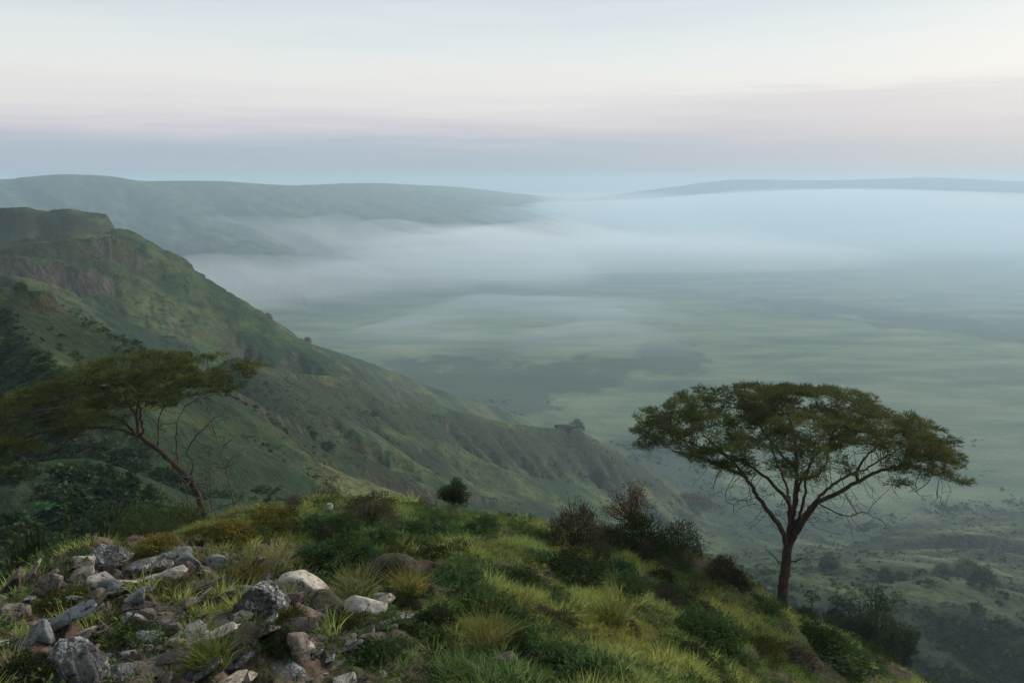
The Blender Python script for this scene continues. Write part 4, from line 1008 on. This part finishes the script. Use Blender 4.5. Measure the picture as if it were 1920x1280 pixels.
def sh(px, py, w, h, kind, mat, label, f=None, cat='shrub', name=None, var=None, group=None, dy=0.0, sink=0.05):
    p = (f or hit)(px, py)
    if p is None: print('MISS', px, py, label); return
    m = mpp(p); _v[0] += 1
    g = ground(p.x, p.y+w*m*0.35); hh = h*m
    if p.z > g+0.05 and f is not None: hh += (p.z-g)/1.0; p = Vector((p.x, p.y, g))
    o = shrub(name or 'shrub', kind, (_v[0] % 3) if var is None else var, ML[mat], (p.x, p.y+dy+w*m*0.35, p.z-h*m*sink), (w*m*1.05, w*m*1.0, hh*1.12), (_v[0]*2.4) % 6.28, label, cat, group)
    return o
behind = lambda d, drop: (lambda px, py: Vector(W(px, py, d)))
# on the crest and hilltop, left to right
sh(255,1032,96,88,'round','bush','round clipped looking dark bush at the foot of the leaning acacia',f=behind(22.5,0))
sh(330,1012,100,66,'round','bush','wide dark bush touching the round bush, around the acacia trunk',f=behind(27,0))
sh(288,1050,76,46,'leafy','yellow','yellow flowering bush above the long lichen slab')
sh(375,1012,60,26,'mound','olive','low olive tuft bush between the two yellow bushes')
sh(425,1020,78,46,'leafy','yellow','yellow bush right of the olive tuft on the crest')
sh(448,1024,80,34,'mound','green','dark green mound in front of the yellow crest bush')
sh(500,992,74,44,'leafy','yellow','orange yellow bush climbing the crest, highest of the yellow bushes')
sh(480,1010,90,30,'mound','olive','olive mound under the orange yellow bush')
sh(545,976,50,40,'twiggy','brown','brown dead bush right of the orange yellow bush')
sh(600,965,90,66,'twiggy','olive','hazy olive thicket rising behind the white stone',f=behind(29,0))
sh(545,968,60,40,'twiggy','brown','thin brown thicket behind the orange yellow bush',f=behind(28,0))
sh(592,1006,66,46,'leafy','teal','bright bluish green bush just below the white stone')
sh(636,1004,62,44,'leafy','green','leafy green bush right of the bluish green bush')
sh(612,1020,60,34,'twiggy','brown','brown stalks below the two leafy green bushes')
sh(580,1058,66,40,'leafy','teal','bluish leafy bush above the large pale boulder')
sh(636,1072,92,66,'leafy','green','largest bright green leafy bush left of the dark dome boulder')
sh(684,1056,44,40,'leafy','teal','small bluish green bush touching the dark dome boulder')
sh(690,962,90,30,'mound','brown','brown heath mound on the highest point of the crest')
sh(712,955,46,20,'mound','yellow','yellow moss cushion on the highest point of the crest')
sh(690,990,110,40,'twiggy','brown','wide brown dead thicket just under the crest top')
sh(778,1008,56,34,'leafy','green','green bush under the crest, right of the dead thicket')
sh(816,1012,40,40,'leafy','teal','pale green upright bush between crest bushes')
sh(740,1060,80,30,'mound','olive','olive mound behind the dark dome boulder')
sh(812,1052,60,36,'mound','dark','dark mound in the middle of the hilltop')
sh(860,1036,50,30,'mound','dark','small dark mound near the grass edge')
sh(885,1006,40,26,'leafy','dark','dark low bush under the small crest tree')
sh(905,996,60,26,'leafy','green','green low bush right of the small crest tree')
sh(952,998,56,36,'leafy','dark','dark bush on the skyline with a branching top',f=behind(30,0))
sh(990,1006,46,40,'round','dark','rounded dark bush left of the purple thicket',f=behind(30,0))
sh(1024,1012,40,26,'twiggy','rust','low rusty thicket left of the big spiky bush',f=behind(30.5,0))
sh(1080,1036,96,78,'spiky','brown','big brown spiky bush, first of the skyline bushes')
sh(1142,1040,60,48,'spiky','grey','grey spiky bush right of the big brown one')
sh(1196,1040,84,66,'spiky','dark','dark tangled bush beneath the rusty topped tree')
sh(1276,1048,84,68,'round','grey','rounded grey green bush, rightmost of the skyline bushes')
sh(1212,1062,50,54,'twiggy','brown','upright brown twig bush in front of the dark tangled bush')
sh(1127,1082,44,60,'spiky','grey','narrow grey cone shaped bush in front of the spiky bushes')
sh(1070,1100,116,58,'leafy','dark','wide dark leafy bush topped with yellow, centre right')
sh(1062,1062,84,26,'mound','yellow','yellow grass cushion on top of the wide dark bush')
sh(1165,1085,56,34,'leafy','teal','bluish green bush by the bluish stone')
sh(1180,1118,60,40,'leafy','green','fresh green bush below the bluish stone')
sh(1245,1092,50,24,'mound','dark','dark cushion on the right slope below the skyline bushes')
sh(1360,1094,52,46,'spiky','brown','brown spiky shrub left of the pale stone on the right slope')
sh(1388,1108,36,36,'spiky','dark','dark spiky shrub around the pale stone')
sh(1304,1122,36,36,'twiggy','brown','small brown twig shrub on the bright slope')
sh(1246,1130,70,34,'mound','brown','brown mound in the middle of the right slope')
sh(1330,1226,120,80,'leafy','green','large dark green leafy bush in the grass of the right slope')
sh(1300,1250,70,46,'leafy','dark','dark lower lobe beside the large leafy bush')
sh(1440,1150,70,30,'mound','green','green cushion left of the tall acacia trunk')
sh(1510,1172,60,26,'mound','dark','dark cushion right of the tall acacia trunk')
sh(1540,1222,90,34,'leafy','dark','broad dark bush low on the slope under the acacia')
sh(1580,1262,130,50,'leafy','green','broad green bush near the bottom right end of the slope')
sh(1490,1256,90,46,'mound','brown','brown heath patch below the acacia')
sh(1640,1244,80,30,'mound','dark','dark cushion on the right skyline of the slope')
sh(1440,1240,90,36,'mound','olive','olive mound on the lower right slope')
sh(108,1160,120,52,'mound','olive','olive shrub above the long bluish slab')
sh(150,1040,70,34,'leafy','olive','olive shrub behind the upper left rock pile',f=behind(19.5,0))
sh(110,1072,110,60,'leafy','green','green shrub behind the rock ridge at left',f=behind(18.5,0))
sh(40,1122,80,56,'leafy','green','leafy green shrub at the left edge behind the boulders',f=behind(16.5,0))
sh(20,1060,130,90,'leafy','dark','dark shrub mass beyond the left edge boulders',f=behind(30,0))
sh(170,1002,150,70,'leafy','dark','dark shrub mass between left edge and round bush',f=behind(34,0))
sh(225,1222,90,44,'mound','dark','dark moss shrub between the black boulder and strata')
sh(30,1290,90,60,'leafy','dark','dark leafy shrub in the bottom left corner')
sh(310,1108,70,22,'mound','olive','mossy cushion above the strata slabs')
sh(305,1132,28,22,'mound','yellow','tiny bright yellow green cushion among the strata')
sh(240,1178,60,34,'mound','olive','olive cushion right of the square pale block')
sh(540,1190,60,50,'leafy','olive','olive bush between tall pink slab and brown block')
sh(515,1226,70,44,'leafy','dark','dark green bush right of the tall pink slab')
sh(525,1252,50,36,'leafy','green','bright green herb at the bottom below the pink slab')
sh(650,1180,56,40,'mound','olive','olive mound left of the pale flat topped boulder')
sh(715,1238,56,30,'leafy','green','yellow green herb on the bare soil, bottom centre')
sh(820,1186,80,50,'leafy','dark','dark green herb patch in the middle of the grass')
sh(826,1212,46,40,'leafy','green','brighter herb below the dark herb patch')
sh(765,1136,60,36,'leafy','green','green herb patch right of the flat topped boulder')
sh(892,1094,34,20,'leafy','dark','small dark herb in the yellow grass')
sh(960,1112,90,44,'leafy','dark','dark herb mound in the centre of the tall grass')
sh(965,1226,60,36,'leafy','dark','dark herb by the mossy brown stone')
sh(1010,1166,60,30,'mound','brown','brown patch in the central tall grass')
sh(1050,1180,70,34,'mound','brown','brown heath right of the central tall grass')
sh(1180,1190,44,36,'mound','brown','brown dead clump in the tall grass right of centre')
# grass clumps that stand out
def clump(px, py, w, h, tint, label, seed):
    p = hit(px, py); m = mpp(p); M = leaf_mat('clump_blades', tuple(c*0.4 for c in tint), tint, trans=0.4)
    o = tuftmesh('grass_clump', 300, h*m*1.1, 0.014, M, seed, spread=w/h*0.34, base=w*m*0.40, droop=0.4); COL.objects.link(o)
    o.location = (p.x, p.y+0.1, p.z); tag(o, label, 'grass clump')
clump(392,1252,80,66,(0.16,0.19,0.045),'bright green grass clump at the bottom beside the tall pink slab',1)
clump(462,1098,66,44,(0.22,0.18,0.06),'golden grass clump above the white speckled slab',2)
clump(510,1062,80,36,(0.24,0.25,0.09),'pale green grass clump below the crest bushes',3)
clump(670,1112,78,44,(0.24,0.24,0.09),'pale yellow grass clump left of the dark dome boulder foot',4)
clump(768,1118,60,52,(0.32,0.29,0.08),'bright yellow grass clump right of the dark dome boulder',5)
clump(915,1212,80,60,(0.24,0.22,0.07),'tall yellow grass clump in the bottom centre',6)
clump(970,1006+140,50,34,(0.30,0.27,0.07),'yellow grass clump beside the central dark herb mound',7)
clump(1150,1062+110,60,50,(0.22,0.22,0.06),'tall green yellow clump right of the centre',8)
# small trees
def small_tree(px, py, w, h, label, mat, d, seed, crown_lo=0.30, n=5200, name='small_tree', ll=0.085, lw=0.03, lean=0.0):
    base = np.array(W(px, py, d)); m = mpp(Vector(base)); Hh = h*m*1.02; Wd = w*m; r = np.random.default_rng(seed)
    root = bpy.data.objects.new(name, None); COL.objects.link(root); root.location = tuple(base)
    top = np.array([lean*Hh, 0, Hh*0.6]); ps = [tube(catmull([(0, 0, -0.3), top*0.4+r.normal(0, .04, 3), top], 5), np.linspace(Hh*.030, Hh*.014, 11), 7)]
    mesh_np('trunk', *join(ps)[:2], M_BARK, True, parent=root)
    br = []; tips = []
    for k in range(16):
        a = r.uniform(0, 6.28); s = top*r.uniform(.45, 1.0); q = r.uniform(crown_lo+.1, 1.0)
        e = np.array([lean*Hh+math.cos(a)*Wd*.45*math.sin(min(1, (1-q)*1.6+.35)*1.4), math.sin(a)*Wd*.42, Hh*q*0.96])
        br.append(tube(catmull([s, (s+e)/2+r.normal(0, Wd*.05, 3), e], 4), np.linspace(Hh*.012, Hh*.004, 9), 5)); tips += [e, (s+e)/2*0.4+e*0.6, (s+e)/2]
    for li, b in enumerate(br): mesh_np('branch', b[0], b[1], M_BARK, True, parent=root)
    T = np.array(tips); T = T[T[:, 2] > Hh*crown_lo]; i = r.integers(0, len(T), n); off = unit(r.normal(size=(n, 3)))*(np.cbrt(r.random(n))*Wd*.15)[:, None]*np.array([1, 1, .6])
    C = T[i]+off; V, F, Tn = leaves(C, unit(off+r.normal(0, .3, (n, 3))*Wd*.1+np.array([0, 0, .04])), ll*r.uniform(.6, 1.3, n), lw, np.clip(r.uniform(0, .6, len(T))[i]+r.uniform(0, .4, n), 0, 1), r)
    mesh_np('foliage', V, F, mat, False, {'tone': Tn}, parent=root)
    tag(root, label, 'tree'); return root
small_tree(852,976,56,82,'small dark tree alone on the skyline near the middle',ML['dark'],29.5,5,crown_lo=.42)
t_ = small_tree(1196,1040,104,140,'rusty topped thorn tree rising from the skyline bushes',ML['rust'],32.5,9,crown_lo=.52,n=3600,lean=-.12)
# dead grey stems standing right of the leaning acacia
def dead_tree(px, py, h, w, d, seed, label):
    base = np.array(W(px, py, d)); m = mpp(Vector(base)); gz = ground(base[0], base[1])-0.1; h += max(0, base[2]-gz)/m; base[2] = min(base[2], gz)
    r = np.random.default_rng(seed); root = bpy.data.objects.new('dead_tree', None); COL.objects.link(root); root.location = tuple(base)
    st = catmull([(0, 0, 0), (r.normal(0, .15), 0, h*m*.4), (r.normal(0, .3), .1, h*m)], 8); mesh_np('trunk', *tube(st, np.linspace(.07, .015, len(st)), 6), M_DEAD, True, parent=root)
    for k in range(22):
        s = st[int(r.integers(3, len(st)))]; a = r.uniform(0, 6.28); L = w*m*r.uniform(.2, .6); e = s+np.array([math.cos(a)*L, math.sin(a)*L, r.uniform(.1, .8)*L])
        q = catmull([s, (s+e)/2+r.normal(0, L*.12, 3), e], 4); br = mesh_np('branch', *tube(q, np.linspace(.026, .008, len(q)), 4), M_DEAD, True, parent=root)
        tw = []
        for j in range(6):
            s2 = q[int(r.integers(3, len(q)))]; e2 = s2+r.normal(0, L*.3, 3)+np.array([0, 0, L*.12]); tw.append(tube(catmull([s2, (s2+e2)/2+r.normal(0, L*.04, 3), e2], 3), np.linspace(.011, .005, 7), 3))
        V, F, _ = join(tw); o = mesh_np('twigs', V, F, M_DEAD, True, parent=br); o['kind'] = 'stuff'
    tag(root, label, 'tree')
dead_tree(432,1010,270,90,37,3,'tall bare grey tree right of the leaning acacia, thin upright trunk')
dead_tree(405,1005,170,110,35,4,'short bare branching tree between the leaning acacia and the tall bare tree')
dead_tree(338,985,95,30,35.5,6,'broken pale stump close left of the leaning acacia trunk')
# dark trees growing in the hollow below the right slope
for k, (px, py, w, h, lab) in enumerate([(1522,1190,84,66,'dark round tree beyond the slope, nearest the acacia trunk'), (1612,1200,104,84,'largest dark round tree in the hollow beyond the slope'),
        (1566,1192,80,62,'dark tree between its two rounder neighbours in the hollow'), (1664,1206,76,58,'low dark tree at the right end of the hollow group')]):
    d = 105+5*k; q = W(px, py, d); gz = ground(q[0], q[1]); m = mpp(Vector(q)); up = (q[2]-gz)/m
    small_tree(px, py+up*0.90, w, h+up, lab, ML['dark'], d, 60+k, crown_lo=up/(h+up)*0.8, n=9000, name='round_tree', ll=0.42, lw=0.16)
FAR = [(1665,1090,30,26,'dark','small dark tree on the pale mound, left of the pair'), (1690,1088,22,16,'dark','smaller dark bush right of it on the pale mound'),
       (1560,1066,34,24,'dark','dark tree behind the pale mound'), (1820,1082,44,34,'dark','dark tree below the round knoll'), (1852,1098,44,34,'dark','darkest tree right below the round knoll'),
       (1772,1082,30,24,'dark','small tree left below the round knoll'), (1298,952,50,26,'rust','rust brown thicket on the valley slope'), (1322,950,30,22,'brown','brown thicket joined to the rust one'),
       (700,780,14,10,'dark','tiny dark bush on the middle spur'), (612,842,26,14,'dark','dark bush on the sunlit left ridge'), (585,820,18,10,'dark','smaller dark bush on the sunlit left ridge')]
for px, py, w, h, mt, lab in FAR: sh(px, py, w, h, 'round', mt, lab, f=vis_far, cat='tree' if 'tree' in lab else 'shrub', name='tree' if 'tree' in lab else 'shrub')
SKY_T = [(36,549,24,20,'tiny tree on top of the near left knoll'), (305,494,12,10,'first tiny tree down the escarpment skyline'), (330,512,16,8,'flat topped tree on the escarpment skyline'),
         (384,545,12,10,'lone tree midway down the escarpment skyline'), (496,602,16,10,'round tree on the shoulder of the escarpment'), (572,636,16,10,'last tree low on the escarpment skyline'), (1082,803,26,16,'dark tree at the tip of the middle spur')]
def crest_pt(px, py, ):
    # nearest ridge crest along this line of sight
    best = None
    for (P, *_) in RIDGES:
        u = P[:, 0]/P[:, 1]; tgt = W(px, py, 1.0)
        k = np.argmin(np.abs(u-tgt[0])+0.4*np.abs(P[:, 2]/P[:, 1]-tgt[2])); e = abs(u[k]-tgt[0])+abs(P[k, 2]/P[k, 1]-tgt[2])
        if best is None or e < best[0]: best = (e, P[k])
    p = best[1]; x, y = np.array([p[0]]), np.array([p[1]]); return Vector((p[0], p[1], float(H_far(x, y)[0])-0.3))
for px, py, w, h, lab in SKY_T: sh(px, py, w, h, 'round', 'dark', lab, f=crest_pt, cat='tree', name='tree')
pk = crest_pt(1062, 803); mm = mpp(pk)
V, F = rock_shape((46*mm, 24*mm, 16*mm), 888, sub=4, cuts=14, rough=.12); o = mesh_np('rock_outcrop', V, F, MR['dark'], True); o.location = (pk.x, pk.y, pk.z+2*mm); tag(o, 'dark rock outcrop at the end of the middle spur', 'rock')
